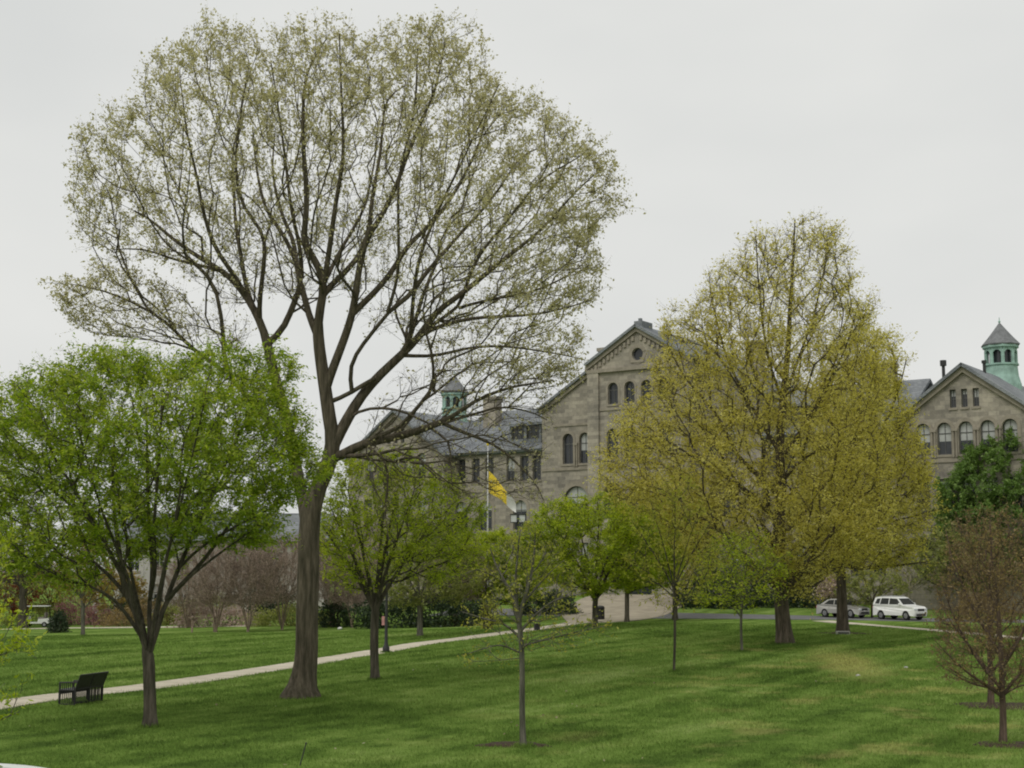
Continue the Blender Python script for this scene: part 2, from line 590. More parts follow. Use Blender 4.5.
def tube(P, R, sides, lump=0.0):
    n = len(P)
    T = nrm(np.gradient(P, axis=0)) if n > 2 else nrm(np.repeat((P[1] - P[0])[None], n, 0))
    x = np.cross(T[0], (0, 1, .01) if abs(T[0][1]) < .9 else (1, 0, 0)); x /= np.linalg.norm(x)
    a = np.arange(sides) * 2 * math.pi / sides
    ph = rng.uniform(0, 6.28, 3)
    V = np.empty((n, sides, 3))
    for i in range(n):
        x = x - T[i] * (x @ T[i]); x /= max(np.linalg.norm(x), 1e-6)
        y = np.cross(T[i], x)
        r = R[i] * (1 + lump * (np.sin(3 * a + ph[0]) + .7 * np.sin(5 * a + ph[1] + i * .12) + .5 * np.sin(2 * a + ph[2] + i * .3)))
        V[i] = P[i] + np.outer(np.cos(a) * r, x) + np.outer(np.sin(a) * r, y)
    i = np.arange(n - 1)[:, None] * sides; s = np.arange(sides)[None]; s2 = (s + 1) % sides
    Q = np.stack([i + s, i + s2, i + sides + s2, i + sides + s], 2).reshape(-1, 4)
    return V.reshape(-1, 3), Q


def cat(parts):
    V = []; Q = []; o = 0
    for v, q in parts:
        if len(v) == 0: continue
        V.append(v); Q.append(q + o); o += len(v)
    return np.concatenate(V), np.concatenate(Q)


def leaves(P, L, W, droop=.2, flat=0.0):
    n = len(P)
    t = rng.normal(0, 1, (n, 3)); t[:, 2] *= (1 - flat); t = nrm(t); t[:, 2] -= droop; t = nrm(t)
    b = nrm(np.cross(t, rng.normal(0, 1, (n, 3)) * np.array([1 - flat * .6, 1 - flat * .6, 1])))
    s = (.42 + 1.25 * rng.random(n) ** 1.3)[:, None]
    l = L * s; w = W * s * rng.uniform(.7, 1.2, (n, 1))
    V = np.stack([P, P + t * l * .45 + b * w * .5, P + t * l, P + t * l * .5 - b * w * .5], 1)
    return V.reshape(-1, 3), np.arange(n * 4).reshape(n, 4)


def poly_world(poly, Y):
    return np.array([at(x, y, Y)[[0, 2]] for x, y in poly])


def rough(poly, amp=1.0):
    P = np.asarray(poly, float)
    size = min(np.ptp(P[:, 0]), np.ptp(P[:, 1]))
    out = []
    for a, b in zip(P, np.roll(P, -1, 0)):
        n = max(1, int(np.linalg.norm(b - a) / (size * .05)))
        for t in np.arange(n) / n: out.append(a + (b - a) * t)
    out = np.array(out)
    m = len(out)
    k = np.arange(m) / m * 2 * math.pi
    lob = sum(a * np.sin(k * f + rng.uniform(0, 6.28)) for f, a in ((7, .5), (11, .6), (17, .6), (23, .5)))
    c = out.mean(0)
    d = out - c
    d /= np.maximum(np.linalg.norm(d, axis=1, keepdims=True), 1e-6)
    return out + d * (lob - .35)[:, None] * size * .022 * amp + rng.normal(0, size * .012, out.shape)


def sample_poly(poly, Y, n, depth, Rf=.6, gap=0.0, gsc=.5, amp=1.0):
    """n points inside the outline, filled out in depth like a rounded body"""
    poly = rough(poly, amp)
    Q = poly_world(poly, Y)
    lo, hi = Q.min(0), Q.max(0)
    Rr = Rf * min(hi - lo) / 2
    out = []
    tot = 0
    a = Q; b = np.roll(Q, -1, 0)
    ph = rng.uniform(0, 6.28, 6)
    while tot < n:
        p = rng.uniform(lo, hi, (n * 2, 2))
        x, z = p[:, :1], p[:, 1:]
        cr = ((a[:, 1] > z) != (b[:, 1] > z)) & (x < (b[:, 0] - a[:, 0]) * (z - a[:, 1]) / (b[:, 1] - a[:, 1] + 1e-9) + a[:, 0])
        ins = cr.sum(1) % 2 == 1
        p = p[ins]
        e = b - a
        t = np.clip(((p[:, None] - a) * e).sum(2) / (e * e).sum(1), 0, 1)
        ds = np.sqrt((((p[:, None] - a) - e * t[..., None]) ** 2).sum(2)).min(1)
        s = np.clip(ds / Rr, 0, 1)
        D = depth * np.sqrt(1 - (1 - s) ** 2)
        y = rng.uniform(-1, 1, len(p)) * D
        if gap:
            f = np.sin(p[:, 0] * gsc * 2.1 + y * gsc * 1.3 + ph[0]) + np.sin(p[:, 1] * gsc * 2.7 - y * gsc + ph[1]) + np.sin((p[:, 0] + p[:, 1]) * gsc * 3.9 + y * gsc * 2 + ph[2])
            keep = f > -3 + gap * 3
            p, y = p[keep], y[keep]
        out.append(np.c_[p[:, 0], Y + y, p[:, 1]]); tot += len(p)
    return np.concatenate(out)[:n]


def make_tree(name, label, base, limbs, attr, R, r0=.008, bf=.35, seg=.6, angw=.6, twigs=2, twl=.5, lpt=4, lL=.08, lW=.045,
              bark=None, leaf=None, group=None, droop=.2, flat=0, flare=.5, upw=.2, minleaf=0.0, twr=.35, lsd=.05,
              rthr=None, cat_="tree", clump=.5, lmask=None, limbr=None, top_leaf="crown"):
    base = np.asarray(base, float)
    # limbs: list of world polylines; the first is the bole
    SP = []; SPar = []; SR = []
    for k, (pts, ra, rb) in enumerate(limbs):
        pts = np.asarray(pts, float)
        if k == 0:
            q = resample(pts, seg * .6); par = -1
        else:
            S = np.array(SP)
            par = int(np.argmin(((S - pts[0]) ** 2).sum(1)))
            q = resample(np.vstack([S[par], pts[1:]]) if len(pts) > 1 else pts, seg * .7)[1:]
        n = len(q)
        for i in range(n):
            SP.append(q[i]); SPar.append(par); par = len(SP) - 1
            SR.append(ra + (rb - ra) * i / max(1, n - 1))
    P, par, D = grow(np.array(SP), np.array(SPar), attr, bf, seg, angw)
    n = len(P); ns = len(SP)
    kids = np.zeros(n, int)
    for i in range(1, n): kids[par[i]] += 1
    tips = max(2, int((kids == 0).sum()))
    e = np.clip(math.log(tips) / math.log(max(R / r0, 1.5)), 1.7, 3.6)
    acc = np.where(kids == 0, r0 ** e, 0.0)
    for i in range(n - 1, 0, -1): acc[par[i]] += acc[i]
    r = acc ** (1 / e)
    r[:ns] = np.array(SR)
    for i in range(1, n):
        if r[i] > r[par[i]] * .97 and i >= ns: r[i] = r[par[i]] * .97
    L = P - base
    thick = rthr or max(.03, R * .12)
    big = np.full(n, -1)
    order = np.argsort(r)
    for i in order:
        if par[i] >= 0: big[par[i]] = i if True else 0
    # chains of thick wood, the rest as short frustums
    started = np.zeros(n, bool)
    bole = []; wood = []
    b_n = None
    for i in range(n):
        if started[i] or r[i] < thick: continue
        ch = [i] if par[i] < 0 else [par[i], i]
        j = i; started[i] = True
        while True:
            nx = big[j]
            if nx < 0 or r[nx] < thick or started[nx]: break
            started[nx] = True; ch.append(nx); j = nx
        if len(ch) < 2: continue
        pts = L[ch]; rr = r[ch].copy()
        if ch[0] != i: rr[0] = min(rr[0], rr[1] * 1.15)
        if par[i] < 0:
            z = pts[:, 2]
            rr = rr * (1 + flare * np.exp(-np.maximum(z, 0) / (R * 1.15)))
            pts = np.vstack([pts[0] - (0, 0, .25), pts]); rr = np.r_[rr[0] * 1.08, rr]
        if len(ch) > 3:
            k = np.array([.25, .5, .25]); pp = pts.copy()
            for ax in range(3): pp[1:-1, ax] = np.convolve(pts[:, ax], k, "valid")
            pts = pp
        mx = rr.max()
        sides = 16 if mx > .2 else 10 if mx > .08 else 7
        (bole if par[i] < 0 else wood).append(tube(pts, rr, sides, .05 if par[i] < 0 else .03))
    th = np.where((r < thick) & (par >= 0))[0]
    if len(th):
        p0 = L[par[th]]; p1 = L[th] + D[th] * (r[th, None] * .5)
        wood.append(frustums(p0, p1, np.minimum(r[par[th]], r[th] * 1.3), r[th], 4))
    # twigs
    cand = np.where(r < max(r0 * 3.2, .02))[0]
    TP0 = np.zeros((0, 3)); LV = None
    ctr = L.mean(0)
    if twigs and len(cand):
        rep = np.repeat(cand, rng.poisson(twigs, len(cand)))
        o = nrm(L[rep] - ctr * np.array([1, 1, .7]))
        d = nrm(D[rep] * .6 + o * .45 + rng.normal(0, .55, (len(rep), 3)) + np.array([0, 0, upw]))
        d[:, 2] *= 1 - flat * .65; d = nrm(d)
        l = twl * rng.uniform(.45, 1.25, len(rep))[:, None]
        s = L[rep] - D[rep] * rng.uniform(0, .3, (len(rep), 1))
        mid = s + d * l * .55 + rng.normal(0, .06, (len(rep), 3)) * l
        d2 = nrm(d + rng.normal(0, .3, d.shape) + np.array([0, 0, upw * .4 - droop * .5]))
        end = mid + d2 * l * .5
        tr = np.full(len(rep), r0 * .62)
        wood.append(frustums(s, mid, tr * 1.2, tr * .85, 3))
        wood.append(frustums(mid, end, tr * .85, tr * twr, 3))
        if lpt:
            # per-branch leafiness, so the crown has full and thin places
            dens = np.clip(rng.gamma(1 / max(clump, .05) ** 2, max(clump, .05) ** 2, n), 0, 3)
            dd = dens.copy()
            for i in range(1, n): dd[i] = .75 * dd[par[i]] + .25 * dens[i]
            dd = dd / dd.mean()
            w = lpt * dd[rep]
            if lmask is not None: w = w * lmask(L[rep] + base)
            cnt = rng.poisson(w)
            k = np.repeat(np.arange(len(rep)), cnt)
            t = rng.uniform(.1, 1.1, len(k))[:, None]
            lp = np.where(t < .55, s[k] + (mid[k] - s[k]) * (t / .55), mid[k] + (end[k] - mid[k]) * ((t - .55) / .5))
            lp = lp + rng.normal(0, lsd, lp.shape)
            LV = leaves(lp, lL, lW, droop, flat)
    root = thing(name, label, cat_, base, 0, group)
    if bole: mesh_np("trunk", *cat(bole), bark, root, True)
    if wood: mesh_np("branches", *cat(wood), bark, root, True)
    if LV is not None and len(LV[0]): mesh_np(top_leaf, *LV, leaf, root)
    return root


def px_limb(pts, Y, r0, r1, k=0.0, y0=0.0):
    """polyline given in photo pixels at a distance Y that runs k metres away per metre of its length"""
    out = []
    l = 0; last = None
    for x, y in pts:
        p = at(x, y, Y)
        if last is not None: l += np.linalg.norm(p - last)
        last = p
        out.append(at(x, y, Y) + np.array([0, y0 + k * l, 0]))
    return (np.array(out), r0, r1)


# ------------------------------------------------------------------ setting
def ground():
    xs = np.unique(np.r_[np.arange(-700, -90, 40), np.arange(-90, -32, 2.), np.arange(-32, 40, .5), np.arange(40, 90, 2.), np.arange(90, 701, 40)])
    ys = np.unique(np.r_[np.arange(-300, 0, 40), np.arange(0, 20, 2.), np.arange(20, 135, .5), np.arange(135, 180, 2.), np.arange(180, 1200, 40)])
    X, Y = np.meshgrid(xs, ys)
    Z = gz(X.ravel(), Y.ravel())
    Z = Z + .02 * np.sin(X.ravel() * .7 + 1.3 * np.sin(Y.ravel() * .21)) * np.sin(Y.ravel() * .53)
    V = np.c_[X.ravel(), Y.ravel(), Z]
    nx = len(xs); i = np.arange(len(ys) - 1)[:, None] * nx; j = np.arange(nx - 1)[None]
    Q = np.stack([i + j, i + j + 1, i + nx + j + 1, i + nx + j], 2).reshape(-1, 4)
    tag(mesh_np("ground", V, Q, M["lawn"], smooth=True), kind="structure")


ground()
STRIPS = []


def strip(name, pts, width, m, lift=.035, step=.5, jit=.0):
    P = resample(np.asarray(pts, float), step)
    T = np.gradient(P[:, :2], axis=0); T /= np.linalg.norm(T, axis=1)[:, None]
    N = np.c_[-T[:, 1], T[:, 0]]
    w = np.asarray(width) if np.ndim(width) else np.full(len(P), width)
    if len(w) != len(P): w = np.interp(np.linspace(0, 1, len(P)), np.linspace(0, 1, len(w)), w)
    V = []
    K = 5
    along = np.r_[0, np.cumsum(np.linalg.norm(np.diff(P[:, :2], axis=0), axis=1))]
    j1 = jit * np.convolve(rng.normal(0, 1, len(P) + 6), np.ones(7) / 3, "valid"); j2 = jit * np.convolve(rng.normal(0, 1, len(P) + 6), np.ones(7) / 3, "valid")
    for k in range(K):
        f = k / (K - 1) - .5
        xy = P[:, :2] + N * (f * w + (j1 * (f < 0) + j2 * (f > 0)) * abs(f) * 2)[:, None]
        V.append(np.c_[xy, gz(xy[:, 0], xy[:, 1]) + lift])
    n = len(P)
    skirt = [V[0] - (0, 0, .15), V[-1] - (0, 0, .15)]
    V = [skirt[0]] + V + [skirt[1]]
    V = np.concatenate(V)
    i = np.arange(n - 1)
    Q = np.concatenate([np.stack([i + k * n, i + k * n + 1, i + (k + 1) * n + 1, i + (k + 1) * n], 1) for k in range(K + 1)])
    STRIPS.append((P[:, :2], w / 2))
    o = mesh_np(name, V, Q[:, ::-1], m)
    o.data.attributes.new("along", "FLOAT", "POINT").data.foreach_set("value", np.tile(along, K + 2).astype(np.float32))
    return tag(o, kind="structure")


main_path = [G(x, y) for x, y in ((-60, 716), (0, 705.5), (58, 697), (140, 688), (215, 677.5), (287, 666.5), (340, 658), (385, 650.5), (425, 643.5), (480, 636.5), (530, 630), (565, 625), (598, 621), (618, 617.5))]
strip("main_path", main_path, 1.65, M["concrete"], .03, .5, .05)
strip("side_path", [G(x, y) for x, y in ((822, 621), (850, 623.5), (880, 626.2), (915, 629), (950, 632), (1000, 636.5), (1060, 643))], 1.5, M["concrete"], .03)
strip("far_walk", [G(x, y) for x, y in ((-60, 631), (0, 629.5), (60, 628.3), (120, 627.6), (190, 627), (250, 626))], 1.6, M["concrete"], .03)
strip("road", [(-6, 116.5, 0), (6, 112, 0), (18, 108, 0), (30, 103.5, 0), (45, 98, 0), (70, 90, 0)], 5.0, M["asphalt"], .03, 1)
strip("forecourt", [(4.2, 93, 0), (6.3, 104, 0), (8.5, 114, 0), (11.5, 124, 0), (13, 131, 0)], [2.2, 4.0, 8.5, 9.5, 9.5], M["paving"], .05, 1)
strip("kerb", [G(-60, 764), G(-20, 768), G(20, 771), G(60, 778)], .4, M["kerb"], .08, .3)


def mulch(px, py, rx, ry):
    c = G(px, py)
    a = np.linspace(0, 2 * math.pi, 28, endpoint=False)
    rr = 1 + .12 * np.sin(3 * a + px) + .10 * np.sin(5 * a + py) + rng.normal(0, .05, 28)
    rings = [np.c_[c[0] + np.cos(a) * rx * rr * f, c[1] + np.sin(a) * ry * rr * f] for f in (.05, .5, .85, 1)]
    V = np.concatenate([np.c_[r, gz(r[:, 0], r[:, 1]) + h] for r, h in zip(rings, (.05, .045, .03, -.01))])
    Q = []
    for k in range(3):
        for i in range(28): Q.append((k * 28 + i, k * 28 + (i + 1) % 28, k * 28 + 28 + (i + 1) % 28, k * 28 + 28 + i))
    STRIPS.append((c[None, :2], np.array([min(rx, ry) * .35])))
    tag(mesh_np("mulch_bed", V, Q, M["mulch"], smooth=True), kind="structure")


mulch(512, 745, .8, .45)
mulch(1012, 745, .85, .5)
mulch(1006, 706, 1.4, .9)
mulch(846, 633.5, 1.5, 1.1)


def grass_blades():
    n = 620000
    y = 24.5 + (92 - 24.5) * rng.random(n) ** 1.7
    hw = y * .366 + 3
    x = rng.uniform(-1, 1, n) * hw
    keep = rng.random(n) < np.clip(hw / 22, .45, 1)
    x, y = x[keep], y[keep]
    ok = np.ones(len(x), bool)
    for pts, w in STRIPS:
        for s in range(0, len(pts), 1):
            ok &= (x - pts[s, 0]) ** 2 + (y - pts[s, 1]) ** 2 > (w[s] * rng.uniform(.84, 1.0, len(x))) ** 2
    x, y = x[ok], y[ok]
    n = len(x)
    z = gz(x, y)
    sc = np.clip(y / 32, .9, 2.2)
    h = rng.uniform(.03, .085, n) * np.clip(sc, 1, 1.3)
    w = rng.uniform(.006, .014, n) * sc
    a = rng.uniform(0, 6.28, n)
    lean = rng.normal(0, .035, (n, 2))
    B = np.c_[x, y, z - .005]
    s = np.c_[np.cos(a), np.sin(a), np.zeros(n)] * w[:, None]
    tip = B + np.c_[lean, h]
    V = np.stack([B - s, B + s, tip], 1).reshape(-1, 3)
    tag(mesh_np("grass", V, np.arange(n * 3).reshape(n, 3), M["blade"]), "short mown green grass covering the lawn", "grass", kind="stuff")


grass_blades()


def trunk_tufts():
    V = []
    for px, py, r in ((150, 727, .17), (300, 697, .42), (375, 680, .17), (523, 747, .08), (595, 628, .2), (674, 672, .07), (742, 652, .07), (785, 644, .45), (1003, 745, .1), (83, 636, .15), (23, 628, .4), (386, 653, .1), (420, 637, .2)):
        c = G(px, py)
        n = int(900 * (r + .1) ** .5)
        a = rng.uniform(0, 6.28, n); d = r * .95 + np.abs(rng.normal(0, .09, n))
        x = c[0] + np.cos(a) * d; y = c[1] + np.sin(a) * d
        h = rng.uniform(.05, .15, n); w = rng.uniform(.006, .012, n) * max(1, c[1] / 40)
        q = rng.uniform(0, 6.28, n)
        B = np.c_[x, y, gz(x, y) - .01]
        e = np.c_[np.cos(q), np.sin(q), np.zeros(n)] * w[:, None]
        V.append(np.stack([B - e, B + e, B + np.c_[rng.normal(0, .04, (n, 2)), h]], 1).reshape(-1, 3))
    V = np.concatenate(V)
    tag(mesh_np("grass_tufts", V, np.arange(len(V)).reshape(-1, 3), M["blade"]), "longer unmown grass round the foot of the tree trunks", "grass", kind="stuff")


def lawn_litter():
    n = 170
    y = 26 + 50 * rng.random(n) ** 1.4; x = rng.uniform(-1, 1, n) * (y * .37 + 2)
    cl = rng.integers(0, 26, n); x += .0; 
    k = rng.random(n) < .6
    x[k] = (x[cl] + rng.normal(0, .8, n))[k]; y[k] = np.clip((y[cl] + rng.normal(0, 1.2, n))[k], 25, 80)
    P = np.c_[x, y, gz(x, y) + .05]
    tag(mesh_np("lawn_litter", *leaves(P, .06, .045, 0, .6), M["litter"]), "pale fallen petals and dry leaves scattered over the lawn", "leaf litter", kind="stuff")


trunk_tufts()
M["litter"] = leaf_mat("pale_litter", (.22, .17, .09), (.33, .29, .17), (.46, .43, .32), .2)
lawn_litter()

# ------------------------------------------------------------------ stone building
TH = math.atan2(-35, 50.5)
hall = thing("stone_building", "long grey stone hall with steep gables, slate roofs and green copper cupolas behind the trees", "building", (13.4, 137.0, 0), TH)


def arch_loop(u, z0, z1, w, n=10):
    r = w / 2
    pts = [(u - r, z0), (u + r, z0)]
    for i in range(n + 1):
        a = math.pi * i / n
        pts.append((u + r * math.cos(a), z1 - r + r * math.sin(a)))
    return pts


def rect_loop(u, z0, z1, w):
    return [(u - w / 2, z0), (u + w / 2, z0), (u + w / 2, z1), (u - w / 2, z1)]


def circ_loop(u, z, r, n=20):
    return [(u + r * math.cos(2 * math.pi * i / n), z + r * math.sin(2 * math.pi * i / n)) for i in range(n)]


def inset(loop, d):
    n = len(loop)
    c = (sum(p[0] for p in loop) / n, (min(p[1] for p in loop) + max(p[1] for p in loop)) / 2)
    out = []
    for i in range(n):
        a = Vector(loop[i - 1]); b = Vector(loop[i]); e = Vector(loop[(i + 1) % n])
        t = ((b - a).normalized() + (e - b).normalized()); t.normalize()
        nn = Vector((-t.y, t.x))
        cs = max(.5, nn.dot(Vector((-(b - a).normalized().y, (b - a).normalized().x))))
        out.append(tuple(b + nn * d / cs))
    return out


def wall(outline, holes, v, sides=(), reveal=.35, m="stone", parent=None, name="wall"):
    """front sheet at distance v with real openings and their reveals; sides: edges of the outline returned backwards"""
    bm = bmesh.new()
    loops = [outline] + holes
    vecs = [[Vector((p[0], p[1], 0)) for p in lp] for lp in loops]
    flat = [p for lp in loops for p in lp]
    tris = tessellate_polygon(vecs)
    vs = [bm.verts.new((p[0], -v, p[1])) for p in flat]
    for t in tris:
        try:
            f = bm.faces.new([vs[i] for i in t]); f.normal_update()
            if f.normal.y > 0: f.normal_flip()
        except ValueError:
            pass
    o = len(outline)
    for h in holes:
        n = len(h)
        back = [bm.verts.new((p[0], -v + reveal, p[1])) for p in h]
        for i in range(n):
            bm.faces.new([vs[o + i], vs[o + (i + 1) % n], back[(i + 1) % n], back[i]])
        o += n
    for i, depth in sides:
        a, b = outline[i], outline[(i + 1) % len(outline)]
        bm.faces.new([bm.verts.new(q) for q in ((a[0], -v, a[1]), (b[0], -v, b[1]), (b[0], -v + depth, b[1]), (a[0], -v + depth, a[1]))])
    me = bpy.data.meshes.new(name); bm.to_mesh(me); bm.free()
    me.materials.append(M[m])
    ob = bpy.data.objects.new(name, me); C.objects.link(ob); ob.parent = parent or hall
    return ob


def window(loop, v, parent=None, fm="frame", shade=0, mull=True, trim=None, rail=True):
    parent = parent or hall
    y = -v + .26
    mb = MB()
    ins = inset(loop, .09)
    n = len(loop)
    for i in range(n):
        j = (i + 1) % n
        mb.slab([(loop[i][0], y, loop[i][1]), (loop[j][0], y, loop[j][1]), (ins[j][0], y, ins[j][1]), (ins[i][0], y, ins[i][1])], (0, .08, 0))
    us = [p[0] for p in loop]; zs = [p[1] for p in loop]
    um, w = (min(us) + max(us)) / 2, max(us) - min(us)
    z0, z1 = min(zs), max(zs)
    if mull:
        mb.box(um - .03, y + .004, z0 + .05, um + .03, y + .07, z1 - .05)
        if rail:
            zm = z0 + (z1 - z0) * (.66 if n > 4 else .5)
            mb.box(min(us) + .05, y + .008, zm - .04, max(us) - .05, y + .075, zm + .04)
    f = mb.build("window", M[fm], parent)
    p = MB()
    p.face([(q[0], y + .05, q[1]) for q in loop])
    p.build("pane", M["glass"], f)
    if not shade and mull and random.random() < .35: shade = random.uniform(.25, .6)
    if shade:
        zt = z0 + (z1 - z0) * (1 - shade)
        lp = [(q[0], max(q[1], zt)) for q in ins]
        cl = [lp[0]]
        for q in lp[1:]:
            if abs(q[0] - cl[-1][0]) + abs(q[1] - cl[-1][1]) > .01: cl.append(q)
        s = MB(); s.face([(q[0], y + .045, q[1]) for q in cl]); s.build("shade", M["shade"], f)
    if trim:
        out = inset(loop, -trim)
        t = MB()
        for i in range(1, n):       # no trim along the sill
            j = (i + 1) % n
            t.slab([(loop[i][0], -v - .05, loop[i][1]), (loop[j][0], -v - .05, loop[j][1]), (out[j][0], -v - .05, out[j][1]), (out[i][0], -v - .05, out[i][1])], (0, .047, 0))
        t.build("window_trim", M["trim"], f)
    sl = MB(); sl.box(um - w / 2 - .12, -v - .09, z0 - .2, um + w / 2 + .12, -v - .003, z0 - .002); sl.build("sill", M["trim"], f)
    return f


def bandcourse(u0, u1, v, z, h=.3, proud=.1, m="trim"):
    MB().box(u0, -v - proud, z, u1, -v - .003, z + h).build("belt_course", M[m], hall)


def roof(name, pts, m="slate", t=.25):
    a, b, c = (Vector(p) for p in pts[:3])
    n = (b - a).cross(c - a).normalized()
    if n.z > 0: n = -n
    MB().slab(pts, n * t).build(name, M[m], hall)


BZ = -1.5
# central pavilion, v = 2
PV = []
for u in (-2.8, -.93, .93, 2.8): PV.append((arch_loop(u, 19.7, 21.85, 1.15), .22, 0))
for u in (-2.9, -.95, .95, 2.9): PV.append((arch_loop(u, 14.3, 17.3, 1.3), .25, 0))
for u in (-2.9, 0, 2.9): PV.append((arch_loop(u, 8.8, 12.0, 2.2), .4, 0))
for u in (-2.9, 2.9): PV.append((rect_loop(u, 4.2, 6.6, 1.4), 0, 0))
PV.append((arch_loop(0, .9, 6.2, 2.6), .5, 0))
oc = circ_loop(0, 24.45, .62)
SL = .595
def rk(u): return 27.1 - SL * abs(u)
wall([(-5.6, BZ), (5.6, BZ), (5.6, rk(5.6)), (0, 27.1), (-5.6, rk(5.6))], [a for a, b, c in PV] + [oc], 2, [(1, 1.5), (4, 1.5)])
for a, tr, s in PV: window(a, 2, trim=tr or None, shade=s)
window(oc, 2, mull=False, trim=.35)
for s in (-1, 1):
    MB().box(*sorted((s * 5.62, s * 4.35))[:1], -2.28, BZ, *sorted((s * 5.62, s * 4.35))[1:], -2.003, 22.9).build("corner_pier", M["stone"], hall)
bandcourse(-5.7, 5.7, 2, 22.9, .35, .32)
bandcourse(-4.3, 4.3, 2, 19.1, .28)
bandcourse(-4.3, 4.3, 2, 13.3, .3)
# stone dentils below the rake
for s in (-1, 1):
    d = MB()
    for i in range(11):
        u = .45 + i * .47
        d.box(s * u - .13, -2.16, rk(u) - 1.05, s * u + .13, -2.003, rk(u) - .6)
    d.build("rake_dentils", M["trim"], hall)
for s in (-1, 1):
    MB().slab([(0, -2.25, 27.12), (s * 5.9, -2.25, rk(5.9) + .02), (s * 5.9, -2.25, rk(5.9) - .42), (0, -2.25, 26.68)], (0, .245, 0)).build("rake_cornice", M["trim"], hall)
# shoulders of the wide gable, v = .5
for s in (-1, 1):
    hs = []
    for u in (7.07, 9.04): hs.append((arch_loop(s * u, 14.15, 17.25, 1.25), .28, 0))
    hs.append((arch_loop(s * 8.1, 8.6, 11.9, 2.9), .5, 0))
    for u in (7.0, 9.2): hs.append((rect_loop(s * u, 3.2, 6.2, 1.3), 0, 0))
    o = [(5.6, BZ), (12.2, BZ), (12.2, rk(12.2)), (5.6, rk(5.6))]
    if s < 0: o = [(-x, z) for x, z in o][::-1]
    wall(o, [a for a, b, c in hs], .5, [(1, 8)] if s > 0 else [(2, 8)])
    for a, tr, c in hs: window(a, .5, trim=tr or None)
    for e in (-.13, .13):
        MB().bar((s * 8.05 + e, -.62, 13.85), (s * 8.05 + e, -.62, 16.0), .1).box(s * 8.05 + e - .125, -.75, 16.0, s * 8.05 + e + .125, -.553, 16.25).build("colonnette", M["trim"], hall)
    bandcourse(*sorted((s * 5.61, s * 12.3)), .5, 13.5, .3)
    bandcourse(*sorted((s * 5.61, s * 10.8)), .5, 18.0, .25)
    MB().slab([(s * 5.62, -.75, rk(5.62)), (s * 12.5, -.75, rk(12.5)), (s * 12.5, -.75, rk(12.5) - .4), (s * 5.62, -.75, rk(5.62) - .4)], (0, .245, 0)).build("rake_cornice", M["trim"], hall)
    # gable roof: front strip over the pavilion and the long slope
    roof("roof", [(0, -2.5, 27.4), (s * 5.9, -2.5, rk(5.9) + .3), (s * 5.9, 16, rk(5.9) + .3), (0, 16, 27.4)])
    roof("roof", [(s * 5.903, -1, rk(5.9) + .3), (s * 12.7, -1, rk(12.7) + .3), (s * 12.7, 16, rk(12.7) + .3), (s * 5.903, 16, rk(5.9) + .3)])
c = MB().box(-.4, -1.9, 26.9, .5, .2, 27.75); c.box(-.2, -1.4, 27.75, .1, -1.1, 28.1)
c.build("ridge_block", M["slate"], hall)
# main ranges, v = 0
for s in (-1, 1):
    hs = []
    for u in (13.2, 14.75, 16.5, 19.2, 21.0, 22.9): hs.append((rect_loop(s * u, 12.7, 15.25, 1.05), 0, .0, "frame"))
    for u in (15.3, 19.7, 22.9): hs.append((arch_loop(s * u, 7.6, 10.7, 1.7), .35, 0, "frame"))
    for u in (13.6, 15.4, 19.0, 20.9, 22.9): hs.append((rect_loop(s * u, 3.0, 5.8, 1.2), 0, 0, "frame"))
    o = [(12.2, BZ), (24.9, BZ), (24.9, 16), (12.2, 16)]
    if s < 0: o = [(-x, z) for x, z in o][::-1]
    wall(o, [a for a, *_ in hs], 0)
    for a, tr, sh, fm in hs: window(a, 0, trim=tr or None, shade=sh, fm=fm)
    u0, u1 = sorted((s * 12.21, s * 24.89))
    bandcourse(u0, u1, 0, 11.6, .3)
    bandcourse(u0, u1, 0, 6.7, .3)
    bandcourse(u0, u1, 0, 15.6, .35, .35, "gutter")
    a, b = s * 12.22, s * 25.5
    roof("roof", [(a, -.6, 15.9), (b, -.6, 15.9), (b, 8, 21.2), (a, 8, 21.2)])
    roof("roof", [(a, 16.6, 15.9), (b, 16.6, 15.9), (b, 8.003, 21.2), (a, 8.003, 21.2)])
    # shed dormer
    dm = thing("dormer", None, None); dm.parent = hall
    del_u = sorted((s * 12.9, s * 16.9))
    mb = MB()
    mb.box(del_u[0] + .012, .42, 16.4, del_u[1] - .012, 4.4, 17.05)
    mb.box(del_u[0], .4, 17.05, del_u[0] + .25, 4.4, 18.5); mb.box(del_u[1] - .25, .4, 17.05, del_u[1], 4.4, 18.5)
    mb.box(sum(del_u) / 2 - .15, .4, 17.05, sum(del_u) / 2 + .15, .8, 18.5)
    mb.build("dormer_wall", M["slate"], dm)
    for k in (0, 1):
        x0 = del_u[0] + .25 + k * 1.85; x1 = x0 + 1.65
        w = MB()
        for q in range(4): w.box(x0 + q * (x1 - x0 - .06) / 3, .55, 17.06, x0 + q * (x1 - x0 - .06) / 3 + .06, .62, 18.45)
        f = w.build("window", M["frame"], dm)
        MB().face([(x0, .6, 17.05), (x1, .6, 17.05), (x1, .6, 18.5), (x0, .6, 18.5)]).build("pane", M["glass"], f)
    MB().slab([(del_u[0] - .3, .05, 18.5), (del_u[1] + .3, .05, 18.5), (del_u[1] + .3, 5.2, 19.9), (del_u[0] - .3, 5.2, 19.9)], (0, 0, .2)).build("dormer_roof", M["slate"], dm)
